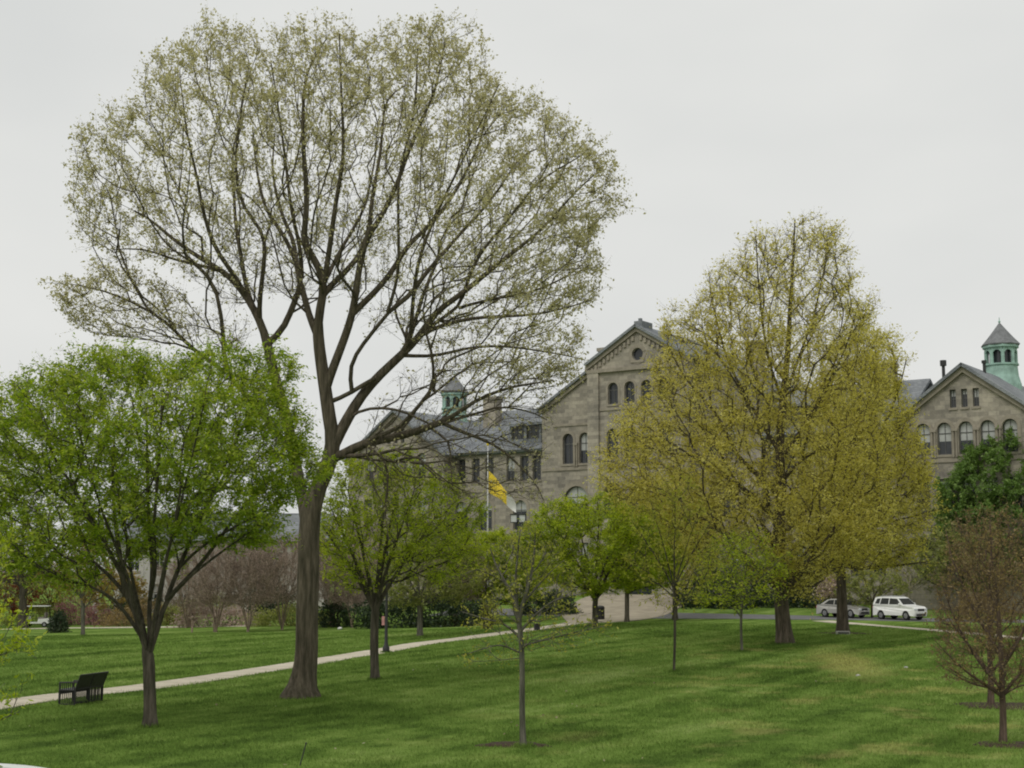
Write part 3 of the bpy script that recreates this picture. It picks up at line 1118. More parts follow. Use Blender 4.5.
# wings, v = 2
for s in (-1, 1):
    U = 31.55 if s > 0 else -30.4
    hs = []
    for q in range(-2, 3): hs.append((arch_loop(U + q * 1.82, 13.25, 16.0, 1.2), .3, .58))
    for q in (-1, 0, 1): hs.append((rect_loop(U + q * .97, 17.2, 18.75, .52), .0, 0))
    for q in range(-2, 3): hs.append((rect_loop(U + q * 1.9, 8.2, 11.2, 1.15), 0, .4 if q % 2 else 0))
    for q in range(-2, 3): hs.append((rect_loop(U + q * 1.9, 3.2, 6.2, 1.15), 0, 0))
    hw = 6.7
    def wr(x): return 20.7 - .73 * abs(x)
    wall([(U - hw, BZ), (U + hw, BZ), (U + hw, wr(hw)), (U, 20.7), (U - hw, wr(hw))], [a for a, b, c in hs], 2, [(1, 20), (4, 20)])
    for a, tr, sh in hs: window(a, 2, trim=tr or None, shade=sh, rail=bool(sh) or not tr)
    bandcourse(U - 6.75, U + 6.75, 2, 12.6, .35)
    bandcourse(U - 6.75, U + 6.75, 2, 7.2, .3)
    for q in (-1.5, -.5, .5, 1.5):
        cl = MB()
        for e in (-.13, .13):
            cl.bar((U + q * 1.82 + e, -2.12, 13.0), (U + q * 1.82 + e, -2.12, 15.2), .09)
        cl.box(U + q * 1.82 - .27, -2.25, 15.2, U + q * 1.82 + .27, -2.053, 15.42)
        cl.build("colonnette", M["trim"], hall)
    for t in (-1, 1):
        MB().slab([(U, -2.3, 20.72), (U + t * 7.1, -2.3, wr(7.1)), (U + t * 7.1, -2.3, wr(7.1) - .5), (U, -2.3, 20.15)], (0, .295, 0)).build("rake_cornice", M["trim"], hall)
        roof("roof", [(U, -2.6, 20.95), (U + t * 7.3, -2.6, wr(7.3) + .25), (U + t * 7.3, 22, wr(7.3) + .25), (U, 22, 20.95)])
    # copper cupola on the ridge
    cu = thing("cupola", None, None); cu.parent = hall; cu.location = (s * 31.45, 10, -.25)
    n = 8
    MB().lathe([(1.75, 19.6), (1.72, 20.6), (1.5, 21.4), (1.42, 22.3), (1.55, 22.36), (1.55, 22.5), (1.36, 22.5)], 16).build("cupola_base", M["copper"], cu)
    p = MB()
    for i in range(n):
        a = 2 * math.pi * (i + .5) / n
        p.bar((1.3 * math.cos(a), 1.3 * math.sin(a), 22.5), (1.3 * math.cos(a), 1.3 * math.sin(a), 23.75), .17, 8)
        b = 2 * math.pi * (i + 1.5) / n
        A = Vector((1.32 * math.cos(a), 1.32 * math.sin(a), 0)); B = Vector((1.32 * math.cos(b), 1.32 * math.sin(b), 0))
        for j in range(6):        # arched heads between the posts
            f0, f1 = j / 6, (j + 1) / 6
            z0 = 23.35 + .4 * math.sin(math.pi * f0); z1 = 23.35 + .4 * math.sin(math.pi * f1)
            q0 = A.lerp(B, f0); q1 = A.lerp(B, f1)
            out = (A + B).normalized() * .12
            p.slab([(q0.x, q0.y, z0), (q1.x, q1.y, z1), (q1.x, q1.y, 23.95), (q0.x, q0.y, 23.95)], out)
    p.build("cupola_arcade", M["copper"], cu)
    MB().lathe([(1.12, 22.4), (1.12, 24.0)], 8).build("cupola_core", M["glass"], cu)
    MB().lathe([(1.4, 23.9), (1.6, 24.0), (1.6, 24.22), (1.5, 24.22)], 16).build("cupola_cornice", M["copper"], cu)
    MB().lathe([(1.72, 24.2), (1.78, 24.3), (1.2, 24.95), (.55, 25.75), (.12, 26.3), (.05, 26.35)], 8).build("cupola_roof", M["cupola_roof"], cu)
    MB().lathe([(.04, 26.3), (.12, 26.5), (.04, 26.62), (.03, 26.9)], 8).build("finial", M["copper"], cu)
# chimneys and vent
for u, v, w, z0, z1 in ((-22.4, -5.0, 1.7, 18.2, 22.45), (-7.7, -5, 1.3, 21, 26.6), (22.4, -5, 1.7, 18.2, 22.45), (9.3, -5, 1.5, 21, 25.75)):
    MB().box(u - w / 2, -v - .6, z0, u + w / 2, -v + .6, z1 - .35).box(u - w / 2 - .12, -v - .72, z1 - .35, u + w / 2 + .12, -v + .72, z1).build("chimney", M["stone"], hall)
v_ = MB(); v_.bar((28.0, 4, 18.3), (28.0, 4, 21.7), .15); v_.bar((28.0, 4, 21.7), (28.0, 4, 22.2), .28, 10)
v_.build("vent_pipe", M["dark_metal"], hall)
v_ = MB(); v_.bar((31.9, 3, 19.5), (31.9, 3, 21.5), .14); v_.bar((31.9, 3, 21.5), (31.9, 3, 21.75), .22, 10)
v_.build("vent_pipe", M["dark_metal"], hall)

# pale house far left
pb = thing("pale_building", "pale rendered building with grey roof glimpsed behind the bare crape myrtles", "building", (-31.0, 150, -1.2), R_(4))
hs = [rect_loop(u, z, z + 2.0, 1.1) for u in (-9, -6.4, -3.8, -1.2, 1.4, 4.0, 6.6, 9.0) for z in (1.2, 4.6)]
wall([(-11, -1), (11, -1), (11, 8), (-11, 8)], hs, 0, [(1, 9), (3, 9)], m="pale_wall", parent=pb)
for h in hs: window(h, 0, parent=pb, fm="white_frame")
o = MB(); o.slab([(-11.6, -.7, 7.7), (11.6, -.7, 7.7), (11.6, 4.5, 10.6), (-11.6, 4.5, 10.6)], (0, .1, .25)); o.slab([(-11.6, 9.7, 7.7), (11.6, 9.7, 7.7), (11.6, 4.503, 10.6), (-11.6, 4.503, 10.6)], (0, -.1, .25))
o.build("roof", M["slate"], pb)
o = MB(); o.box(-12.6, -3.6, 3.4, -9.6, -.01, 3.75); o.box(-12.4, -3.4, -1, -11.9, -2.9, 3.4); o.box(-10.3, -3.4, -1, -9.8, -2.9, 3.4)
o.build("porch", M["pale_wall"], pb)

# ------------------------------------------------------------------ big trees
# --- tall spreading tree
Y = 42.0
eb = G(300, 697)
ELM = [
    # points, radius start/end (m), depth drift
    ([(300, 697), (300, 660), (300.5, 620), (302, 570), (303, 530), (306, 497)], .33, .31, 0),
    ([(306, 497), (316, 480), (324, 460), (329, 440)], .25, .235, .0),
    ([(329, 440), (325, 419), (321, 389), (317, 362), (313, 330)], .21, .17, -.05),
    ([(329, 440), (340, 420), (352, 398), (371, 374), (398, 348), (419, 326), (432, 304)], .18, .10, .05),
    ([(302.5, 540), (298, 505), (291, 478), (282, 432), (271, 390), (262, 360), (256, 334)], .20, .15, .12),
    # left limb and its fans
    ([(256, 334), (252, 320), (242, 298), (232, 282), (212, 259), (182, 243), (149, 219), (125, 197), (105, 185)], .13, .03, .1),
    ([(232, 282), (222, 262), (201, 236), (191, 200), (187, 165), (180, 120), (178, 85)], .08, .02, -.35),
    ([(212, 259), (190, 252), (160, 248), (125, 238), (95, 240)], .06, .015, -.3),
    ([(242, 298), (231, 270), (222, 240), (214, 205), (208, 150), (205, 100), (215, 55)], .08, .02, .3),
    ([(250, 313), (249, 285), (253, 247), (252, 217), (234, 196), (226, 150), (235, 90), (245, 45)], .08, .02, -.2),
    ([(256, 334), (272, 317), (283, 286), (290, 264), (278, 235), (263, 204), (248, 184), (236, 140), (228, 80)], .11, .02, .2),
    ([(290, 264), (288, 230), (280, 190), (276, 140), (270, 80), (265, 40)], .07, .02, -.25),
    # centre leaders
    ([(313, 330), (314, 312), (318, 293), (321, 279), (312, 255), (298, 235), (302, 213), (303, 180), (300, 120), (305, 60), (326, 22)], .14, .02, -.1),
    ([(313, 330), (303, 308), (297, 285), (289, 262), (282, 224), (268, 193), (255, 140), (255, 90)], .11, .02, .3),
    ([(318, 293), (327, 277), (341, 264), (358, 240), (365, 213), (367, 180), (375, 120), (380, 60), (400, 38)], .10, .02, .25),
    ([(321, 279), (328, 240), (335, 200), (345, 150), (345, 90), (345, 35)], .09, .02, -.3),
    ([(321, 279), (336, 235), (355, 190), (362, 150), (368, 90)], .07, .02, .5),
    # right stems
    ([(321, 378), (331, 358), (342, 332), (351, 306), (356, 275), (366, 238), (380, 218), (398, 184), (415, 140), (440, 85), (450, 40)], .14, .02, -.2),
    ([(351, 306), (372, 287), (391, 262), (407, 235), (429, 213), (455, 175), (480, 120), (495, 60)], .10, .02, .2),
    ([(332, 400), (345, 390), (358, 381), (372, 374)], .07, .07, -.1),
    ([(352, 386), (347, 362), (361, 342), (372, 328), (385, 315), (398, 277), (402, 240), (404, 180), (420, 120), (425, 60)], .068, .02, -.3),
    ([(385, 315), (411, 290), (418, 276), (432, 258), (460, 225), (495, 180), (525, 130), (545, 115)], .08, .02, .3),
    ([(398, 348), (407, 335), (411, 300), (418, 260), (440, 215), (470, 160), (505, 95)], .07, .02, -.4),
    ([(432, 304), (458, 286), (484, 265), (521, 239), (547, 218), (580, 180), (605, 155)], .09, .02, .0),
    ([(419, 326), (440, 318), (479, 312), (526, 312), (562, 307), (590, 300)], .07, .02, -.25),
    ([(419, 326), (450, 300), (490, 285), (530, 275), (570, 255), (600, 235)], .06, .02, .35),
    ([(406, 352), (432, 348), (471, 337), (510, 335), (560, 340), (590, 345)], .06, .015, .3),
    ([(452, 292), (480, 250), (510, 215), (545, 175), (590, 150)], .06, .02, -.35),
    # low right limb with its drooping ends
    ([(324, 462), (336, 455), (347, 445), (371, 438), (400, 433), (425, 425), (440, 420)], .15, .10, -.12),
    ([(440, 420), (458, 411), (473, 400), (507, 388), (553, 382)], .07, .02, -.3),
    ([(440, 420), (470, 412), (500, 403), (530, 407), (548, 415)], .05, .015, .2),
    ([(430, 424), (447, 440), (450, 462), (452, 490)], .04, .012, -.2),
    ([(440, 421), (462, 430), (490, 440), (513, 457), (535, 480), (545, 500)], .06, .012, .1),
    ([(366, 440), (378, 455), (388, 464), (400, 458), (414, 455), (428, 466), (445, 480), (470, 495)], .05, .012, -.3),
    ([(380, 452), (386, 475), (384, 510), (388, 540)], .035, .01, -.2),
    ([(344, 412), (356, 406), (376, 405), (395, 407), (412, 415), (430, 424)], .05, .03, -.45),
    # lowest left spray
    ([(290, 447), (255, 410), (215, 365), (184, 343), (165, 322), (140, 305), (105, 290), (75, 283)], .10, .02, -.15),
    ([(165, 322), (157, 300), (152, 285), (158, 275)], .03, .01, .2),
]
def shr(p): return (p[0] if p[1] > 250 else 330 + (p[0] - 330) * .97, p[1] if p[1] > 250 else 250 - (250 - p[1]) * .93)
ELM = [([shr(p) for p in pts], a_, b_, k_) for pts, a_, b_, k_ in ELM]
elimbs = []
off = {}
for pts, ra, rb, k in ELM:
    a = at(*pts[0], Y)
    y0 = off.get(pts[0], 0.0)
    if pts[0] not in off:          # joins somewhere along an earlier limb
        best = 9e9
        for key, val in off.items():
            q = (key[0] - pts[0][0]) ** 2 + (key[1] - pts[0][1]) ** 2
            if q < best: best, y0 = q, val
    l = 0
    last = a
    for p in pts:
        w = at(*p, Y); l += np.linalg.norm(w - last); last = w
        off.setdefault(p, y0 + k * l)
    elimbs.append(px_limb(pts, Y, ra, rb, k, y0))
for L_ in elimbs: L_[0][:, 1] += eb[1] - Y
elimbs[0][0][0] = eb
main_poly = [(75, 200), (85, 160), (100, 132), (130, 100), (150, 72), (185, 48), (215, 32), (250, 24), (290, 32), (318, 25), (330, 14), (345, 28), (400, 32), (450, 27), (480, 38),
             (500, 50), (512, 80), (540, 100), (562, 118), (585, 142), (617, 150), (621, 185), (606, 235), (602, 290), (600, 335), (575, 372), (520, 385), (440, 370), (400, 330),
             (340, 300), (290, 300), (215, 300), (200, 280), (140, 262), (88, 258)]
main_poly = [(330 + (x - 330) * .985, y if y > 250 else 250 - (250 - y) * .935) for x, y in main_poly]
EA = [sample_poly(main_poly, eb[1], 5200, 6.5, .7, .42, .9, 1.25),
      sample_poly([(58, 285), (100, 262), (165, 275), (200, 315), (250, 320), (250, 350), (190, 345), (110, 340), (65, 325)], eb[1] - 1, 420, 1.6),
      sample_poly([(400, 372), (480, 360), (575, 370), (560, 400), (545, 440), (545, 500), (470, 500), (400, 480), (380, 530), (365, 480), (360, 440)], eb[1] - 1, 850, 2.4)]
def elm_mask(p):
    low = at(0, 400, eb[1])[2]
    c = at(318, 335, eb[1])
    q = (p - c) / np.array([8.6, 7.5, 9.2])
    rad = np.sqrt((q * q).sum(1))
    return np.clip((p[:, 2] - low) / 1.6 + .35, .15, 1) * np.clip((rad - .3) * 1.9, .25, 1.5)
make_tree("elm_tree", "tallest tree, a broad spreading crown of dark branches with thin olive new leaves", eb, elimbs, np.concatenate(EA), .33, .0052, .42, .6, .7,
          3.0, .5, 6.8, .082, .046, M["bark_elm"], M["l_elm"], droop=.15, flare=.95, upw=.25, rthr=.035, lmask=elm_mask, clump=.5)

# --- leafy green tree on the left
zb = G(150, 727); Y = zb[1]
zl = [px_limb(p, Y, a, b, k) for p, a, b, k in (
    ([(150, 727), (150, 700), (149, 675), (149, 655)], .15, .145, 0),
    ([(149, 655), (141, 635), (137, 612), (128, 585), (112, 550), (88, 505), (62, 460)], .065, .03, -.1),
    ([(149, 655), (148, 630), (146, 605), (147, 570), (140, 520), (135, 460), (130, 400)], .065, .03, .25),
    ([(149, 655), (157, 630), (164, 605), (177, 570), (196, 525), (222, 465), (250, 405)], .065, .03, .05),
    ([(147, 600), (158, 570), (160, 530), (170, 470), (180, 400)], .05, .025, -.35),
    ([(133, 612), (118, 588), (98, 570), (70, 550), (35, 540)], .06, .02, .3),
    ([(141, 635), (120, 600), (95, 585), (60, 575)], .05, .015, -.4),
    ([(166, 605), (188, 580), (215, 560), (245, 540), (265, 527)], .05, .015, -.3),
    ([(166, 605), (200, 560), (240, 500), (275, 465), (300, 445)], .06, .02, .3),
    ([(125, 590), (112, 540), (100, 480), (95, 410)], .07, .02, .4),
    ([(180, 575), (205, 545), (250, 520), (290, 500)], .04, .015, -.1),
    ([(149, 655), (137, 620), (120, 575), (105, 520), (85, 450)], .055, .015, .5), ([(149, 655), (152, 620), (154, 580), (160, 500), (165, 420)], .06, .015, .5),
    ([(149, 655), (160, 615), (178, 560), (205, 490), (230, 420)], .055, .015, -.5), ([(149, 655), (143, 615), (138, 575), (122, 510), (112, 440)], .055, .015, -.5))]
zl[0][0][0] = zb
zp = [(-40, 410), (-5, 392), (8, 372), (22, 384), (30, 366), (45, 372), (58, 348), (75, 355), (90, 344), (115, 350), (140, 336), (165, 347), (185, 343), (205, 352), (225, 336), (245, 331), (262, 348), (280, 350), (300, 346),
      (293, 375), (280, 385), (300, 400), (312, 425), (300, 445), (322, 470), (310, 490), (285, 505), (278, 540), (255, 548), (215, 545), (180, 555), (150, 560), (110, 575), (75, 590), (40, 575), (0, 570), (-40, 560)]
zp = [(x, y if y > 470 else 470 - (470 - y) * .93) for x, y in zp]
make_tree("zelkova_tree", "full green tree with a fan of dark stems beside the black bench", zb, zl, sample_poly(zp, Y, 2300, 3.6, .7, .5, 1.5), .15, .006, .40, .4, .6,
          4.2, .5, 15.5, .088, .035, M["bark_dark"], M["l_zelk"], droop=.35, flat=.5, flare=.4, upw=.1, clump=1.0, lsd=.045)

# --- yellow oaks
ob = G(785, 644); Y = ob[1]
ol = [px_limb(p, Y, a, b, k) for p, a, b, k in (
    ([(785, 644), (782, 610), (780, 570), (779, 530), (781, 490), (780, 450), (782, 410), (787, 360), (790, 310), (793, 260), (795, 220)], .36, .03, 0),
    ([(780, 525), (765, 510), (745, 492), (725, 480), (690, 460), (655, 440)], .13, .03, -.3), ([(780, 500), (760, 475), (740, 455), (718, 410), (690, 375), (672, 340)], .12, .03, .2),
    ([(780, 560), (760, 545), (730, 535), (690, 520)], .09, .02, -.2), ([(779, 540), (800, 520), (825, 490), (855, 450), (880, 420)], .10, .02, .3),
    ([(781, 460), (800, 430), (820, 395), (840, 350), (850, 310)], .10, .02, -.2), ([(780, 450), (755, 410), (730, 360), (715, 300), (712, 270)], .10, .02, .1),
    ([(783, 400), (800, 360), (820, 310), (835, 255), (838, 230)], .08, .02, .3), ([(783, 400), (765, 360), (752, 300), (745, 250)], .08, .02, -.4),
    ([(780, 480), (800, 460), (830, 445), (860, 430)], .08, .02, -.5), ([(780, 545), (755, 515), (725, 505), (700, 505)], .08, .02, .5))]
ol[0][0][0] = ob
op = [(795, 205), (808, 212), (820, 208), (830, 218), (842, 215), (845, 245), (855, 260), (852, 285), (866, 310), (862, 335), (872, 345), (880, 400), (890, 470), (885, 540), (850, 575), (810, 590), (765, 590), (730, 575), (690, 560),
      (650, 525), (605, 500), (598, 455), (615, 430), (640, 400), (655, 365), (668, 345), (666, 325), (690, 305), (700, 270), (712, 265), (722, 245), (738, 250), (752, 228), (770, 225), (778, 210)]
op = [(x, y if y > 400 else 400 - (400 - y) * .93) for x, y in op]
def oak_mask(p):
    return np.clip(1.25 - (p[:, 2] - 8) / 16, .55, 1.2)
make_tree("oak_tree", "large golden yellow oak with tall pointed crown and thick trunk on the lawn", ob, ol, sample_poly(op, Y, 3300, 6.0, .75, .25, .8), .42, .010, .30, .6, .7,
          3.8, .8, 12, .115, .052, M["bark_oak"], M["l_oak"], droop=.3, flat=.35, flare=.35, upw=.3, clump=.8, lsd=.10, lmask=oak_mask)
o2 = G(843, 633); Y = o2[1]
ol = [px_limb(p, Y, a, b, k) for p, a, b, k in (
    ([(843, 633), (842, 600), (841, 570), (842, 540), (846, 500), (852, 450), (860, 400), (866, 360)], .31, .04, 0),
    ([(842, 565), (860, 568), (890, 566), (920, 562)], .12, .03, -.2), ([(842, 560), (830, 535), (815, 520), (800, 510)], .10, .03, .3),
    ([(843, 540), (865, 510), (890, 480), (915, 455)], .11, .03, .1), ([(846, 500), (870, 450), (890, 400), (898, 365)], .1, .03, -.2),
    ([(850, 470), (840, 420), (838, 380), (845, 350)], .1, .03, .3), ([(842, 550), (860, 530), (895, 520), (930, 510)], .08, .02, -.4))]
ol[0][0][0] = o2
op = [(838, 340), (858, 330), (870, 332), (882, 335), (894, 345), (893, 372), (900, 400), (912, 432), (923, 460), (922, 490), (926, 520), (916, 548), (895, 562), (870, 568), (840, 564), (810, 560), (800, 500), (812, 420), (825, 360)]
make_tree("oak_tree", "second golden oak with low level limbs, pale marker stone at its foot", o2, ol, sample_poly(op, Y, 2000, 5.0, .75, .2, .7), .36, .010, .30, .65, .7,
          3.6, .85, 11, .13, .058, M["bark_oak"], M["l_oakg"], droop=.3, flat=.35, flare=.35, upw=.2, clump=.45, lsd=.12)


# --- middle-sized trees
def fan(px, py, fork, spread, top, n, r, bend=0):
    """a bole up to the fork and n stems that fan out to the outline"""
    b = G(px, py); Y = b[1]
    L = [px_limb([(px, py), (px + bend, (py + fork) / 2), (px, fork)], Y, r, r * .92)]
    L[0][0][0] = b
    for i in range(n):
        f = (i / (n - 1) - .5) * 2 if n > 1 else 0
        f += random.uniform(-.12, .12)
        tx = px + f * spread; ty = top + abs(f) * (fork - top) * .35
        mx = px + f * spread * .45; my = fork + (ty - fork) * .5
        L.append(px_limb([(px, fork), (px + f * spread * .12, fork + (ty - fork) * .16), (mx, my), (tx, ty)], Y, r * .55, r * .12, random.uniform(-.4, .4)))
    return b, L


b, L = fan(375, 680, 612, 62, 470, 7, .15, -1)
make_tree("young_green_tree", "thin green tree with fanned dark stems in front of the lamp post", b, L,
          sample_poly([(318, 520), (325, 490), (345, 462), (380, 452), (415, 455), (445, 470), (468, 490), (485, 515), (470, 545), (480, 565), (445, 585), (410, 575), (385, 590), (350, 590), (325, 575), (315, 550)], b[1], 900, 2.4, .8, .3, 1.2),
           .15, .006, .4, .4, .6, 3.2, .5, 11, .095, .038, M["bark_dark"], M["l_bright"], droop=.3, flat=.5, flare=.3, clump=.6)
b, L = fan(595, 628, 600, 60, 512, 7, .17)
make_tree("round_green_tree", "bright green rounded tree beside the dark bin at the end of the path", b, L,
          sample_poly([(520, 545), (530, 520), (552, 500), (590, 494), (625, 500), (650, 515), (662, 540), (660, 570), (630, 588), (600, 592), (575, 592), (550, 585), (532, 570), (545, 552)], b[1], 900, 3.2, .8, .2, .9),
          .17, .010, .40, .5, .5, 4, .7, 15, .13, .06, M["bark_dark"], M["l_bright"], droop=.3, flat=.6, flare=.3, clump=.5)
b, L = fan(627, 622, 590, 36, 520, 5, .17)
make_tree("round_green_tree", "bright green tree half hidden behind the tree by the bin", b, L,
          sample_poly([(605, 530), (630, 508), (660, 512), (680, 535), (682, 572), (662, 588), (625, 592), (605, 580)], b[1], 600, 2.6, .8, .2, .9),
          .17, .010, .35, .5, .6, 4, .65, 22, .15, .07, M["bark_dark"], M["l_bright"], droop=.3, flat=.6, flare=.3, clump=.5)
b, L = fan(420, 637, 606, 40, 545, 6, .17)
make_tree("pale_green_tree", "small pale green tree with forked trunk in front of the dark hedge", b, L,
          sample_poly([(375, 590), (385, 560), (410, 535), (440, 530), (470, 548), (478, 580), (460, 600), (430, 606), (395, 606)], b[1], 500, 2.0, .8, .3, 1.2),
          .17, .009, .35, .5, .6, 3, .55, 11, .12, .06, M["bark_grey"], M["l_mix"], droop=.3, flat=.3, flare=.3)
b, L = fan(486, 622, 600, 34, 548, 5, .16)
make_tree("dense_green_tree", "bright green tree crown with dark shaded core at the flagpole foot", b, L,
          sample_poly([(432, 570), (445, 545), (470, 532), (500, 530), (530, 545), (548, 570), (540, 597), (505, 606), (460, 606), (440, 596)], b[1], 650, 2.8, .8, .2, 1.0),
          .16, .010, .35, .5, .6, 4, .65, 20, .15, .07, M["bark_dark"], M["l_bright"], droop=.3, flat=.6, flare=.3)
# thin staked trees on the lawn
b, L = fan(674, 672, 590, 44, 480, 5, .05, 1)
make_tree("thin_tree", "slim young tree with yellow green leaves left of the big oak", b, L,
          sample_poly([(625, 560), (640, 520), (660, 480), (675, 470), (695, 490), (715, 530), (722, 570), (700, 600), (675, 606), (645, 600)], b[1], 300, 1.3, .8, .2, 1.4),
          .062, .005, .35, .35, .5, 2.4, .5, 4, .10, .05, M["bark_dark"], M["l_sapl"], droop=.3, flare=.25)
b, L = fan(742, 652, 600, 46, 530, 6, .055, -1)
make_tree("thin_tree", "slim pale trunked young tree with green leaves just left of the big oak trunk", b, L,
          sample_poly([(690, 590), (695, 560), (720, 540), (745, 530), (770, 545), (785, 570), (780, 598), (760, 606), (735, 610), (705, 606)], b[1], 420, 1.4, .8, .2, 1.4),
          .065, .006, .35, .4, .5, 2.6, .55, 5.5, .11, .05, M["bark_grey"], M["l_bright"], droop=.3, flat=.6, flare=.25)
# nearest sapling
b = G(523, 747); Y = b[1]
L = [px_limb(p, Y, a, c, k) for p, a, c, k in (
    ([(523, 747), (522, 710), (522, 670), (521, 640), (518, 618)], .066, .055, 0), ([(518, 618), (514, 600), (505, 582), (496, 565), (490, 548)], .05, .012, .1),
    ([(518, 618), (524, 600), (530, 580), (534, 555), (535, 535)], .05, .012, -.1), ([(520, 632), (535, 615), (555, 600), (585, 592)], .03, .008, -.3),
    ([(520, 640), (505, 625), (480, 618), (460, 612)], .03, .008, .3), ([(521, 648), (545, 640), (580, 632), (610, 626)], .022, .006, .2), ([(521, 650), (500, 645), (478, 650), (462, 655)], .02, .006, -.2),
    ([(505, 582), (480, 570), (462, 575)], .02, .006, -.3), ([(524, 600), (548, 575), (565, 560)], .025, .006, .4), ([(518, 618), (516, 580), (518, 550), (520, 530)], .04, .01, -.3))]
L[0][0][0] = b
make_tree("sapling_tree", "young sapling with sparse leaves standing alone in the near lawn", b, L,
          np.concatenate([sample_poly([(478, 590), (488, 555), (510, 525), (535, 525), (560, 545), (580, 580), (575, 610), (545, 625), (500, 625)], Y, 330, .9, .8, .2, 1.6),
                          sample_poly([(450, 610), (480, 600), (560, 605), (615, 615), (612, 640), (560, 655), (500, 660), (455, 665), (470, 640)], Y, 130, .9, .8, .2, 1.6)]),
          .078, .0035, .35, .25, .5, 2.0, .24, 2.4, .066, .030, M["bark_grey"], M["l_sapl"], droop=.25, flare=.5, clump=.7, lsd=.03)
# bronze-leaved small trees on the right
for (px, py, lb, poly, n, lim) in (
    (1003, 745, "nearest bronze small tree with bare low twigs at the right edge", [(934, 640), (942, 590), (952, 548), (964, 520), (985, 507), (1010, 510), (1040, 525), (1066, 570), (1074, 640), (1060, 675), (1015, 690), (985, 690), (950, 680), (935, 665)], 900,
     [([(1003, 745), (1003, 715), (1002, 690), (1001, 655), (998, 610), (992, 560), (990, 520)], .085, .012, 0), ([(1002, 698), (985, 685), (965, 672), (945, 655), (930, 640)], .04, .008, -.2), ([(1002, 690), (980, 660), (960, 620), (948, 580)], .04, .008, .2),
      ([(1002, 695), (1015, 680), (1040, 655), (1065, 620)], .04, .008, .1), ([(1001, 670), (1015, 640), (1030, 590), (1038, 540)], .04, .008, -.3), ([(1001, 655), (980, 610), (965, 560), (962, 530)], .04, .008, .4), ([(1002, 690), (975, 684), (950, 668)], .03, .008, .5)]),
    (991, 706, "second bronze small tree with orange stained trunk base behind the nearest one", [(935, 620), (945, 570), (970, 530), (1000, 520), (1030, 540), (1050, 590), (1050, 640), (1010, 660), (970, 655), (945, 645)], 450,
     [([(991, 706), (991, 685), (990, 660), (989, 620), (990, 570), (992, 535)], .095, .015, 0), ([(991, 672), (975, 650), (955, 620), (945, 590)], .04, .01, .3), ([(991, 672), (1010, 645), (1030, 610), (1040, 580)], .04, .01, -.3), ([(990, 650), (1000, 610), (1015, 560)], .04, .01, .5)])):
    b = G(px, py); Y = b[1]
    L = [px_limb(p, Y, a, c, k) for p, a, c, k in lim]
    L[0][0][0] = b
    make_tree("bronze_tree", lb, b, L, sample_poly(poly, Y, n, 1.3 * Y / 30, .8, .2, 1.4), .09, .0035, .40, .25, .5, 3.2, .36, 3.6, .06, .026, M["bark_red"], M["l_bronze"], group="small bronze trees at the right", droop=.2, flare=.35, upw=.3, lsd=.03, clump=.5)
# deep green tree at the right edge
b, L = fan(1012, 612, 575, 60, 440, 7, .25)
make_tree("deep_green_tree", "dark leafy green tree at the right edge below the stone gable", b, L,
          sample_poly([(936, 522), (946, 500), (938, 486), (958, 468), (963, 450), (984, 444), (998, 428), (1020, 424), (1038, 416), (1073, 430), (1098, 482), (1098, 562), (1058, 592), (1008, 592), (968, 582), (946, 557)], b[1], 1600, 4.5, .8, .0, .7),
          .25, .012, .35, .6, .6, 4, .8, 26, .20, .10, M["bark_dark"], M["l_deep"], droop=.3, flare=.3, clump=.3)
# near tree at the left edge: only its leafy twig ends reach into the frame
b = np.array([-8.6, 19.5, 0.0]); b[2] = g1(b[0], b[1])
L = [(np.array([b, b + (0, 0, 1.2), b + (.05, 0, 2.4), b + (.1, .1, 4.2)]), .06, .02)]
L += [(np.array([b + (0, 0, z), b + (.6, .1, z + .25), b + (1.1 + q, .1, z + .35 + e)]), .02, .006) for z, q, e in ((.7, .55, .1), (1.1, .75, .45), (1.6, .35, .1), (2.2, .3, .3), (3.0, .25, .3), (3.6, .2, .2), (1.0, .5, -.1))]
pts = []
for (px, py, s, n) in ((6, 545, 9, 20), (2, 605, 7, 12), (8, 645, 9, 18), (26, 640, 7, 10), (10, 692, 9, 14), (-30, 560, 20, 60), (-30, 640, 20, 60), (-40, 480, 24, 50)):
    c = at(px, py, 19.5)
    pts.append(c + rng.normal(0, 1, (n, 3)) * np.array([s / 72, .25, s / 72]))
make_tree("leafy_sapling", "young tree at the left edge with bright yellow green leaf tips reaching into view", b, L, np.concatenate(pts), .06, .003, .4, .2, .4, 2.0, .18, 6, .07, .026, M["bark_grey"], M["l_bright"], droop=-.1, flare=.3, upw=.4, lsd=.02)

# --- crape myrtles with bare twigs
def crape(label, px, py, htop, spread, stems, dense, seed_leaf):
    b = G(px, py); Y = b[1]
    s = Y / F
    top = (py - htop) * s
    L = [(np.array([b, b + (0, 0, .15)]), .10, .10)]
    for i in range(stems):
        a = 2 * math.pi * i / stems + random.uniform(-.3, .3)
        q = random.uniform(.5, 1)
        ox, oy = math.cos(a) * spread * s * q, math.sin(a) * spread * s * q
        L.append((np.array([b + (ox * .04, oy * .04, .05), b + (ox * .18, oy * .18, top * .3), b + (ox * .45, oy * .45, top * .6), b + (ox * .8, oy * .8, top * .92)]), .042, .012))
    n = dense
    z = rng.uniform(.32, 1, n); a = rng.uniform(0, 6.28, n)
    rr = np.sqrt(rng.random(n)) * spread * s * np.interp(z, [.3, .7, .9, 1], [.55, 1, .9, .45])
    A = np.c_[b[0] + np.cos(a) * rr, b[1] + np.sin(a) * rr, b[2] + z * top]
    return make_tree("crape_myrtle", label, b, L, A, .16, .008, .45, .4, .8, 7, .6, 2.2, .10, .022, M["bark_rose"], M["l_rose"], "bare crape myrtles along the far lawn edge", droop=0, flare=0, upw=.5, clump=.4, rthr=.03)


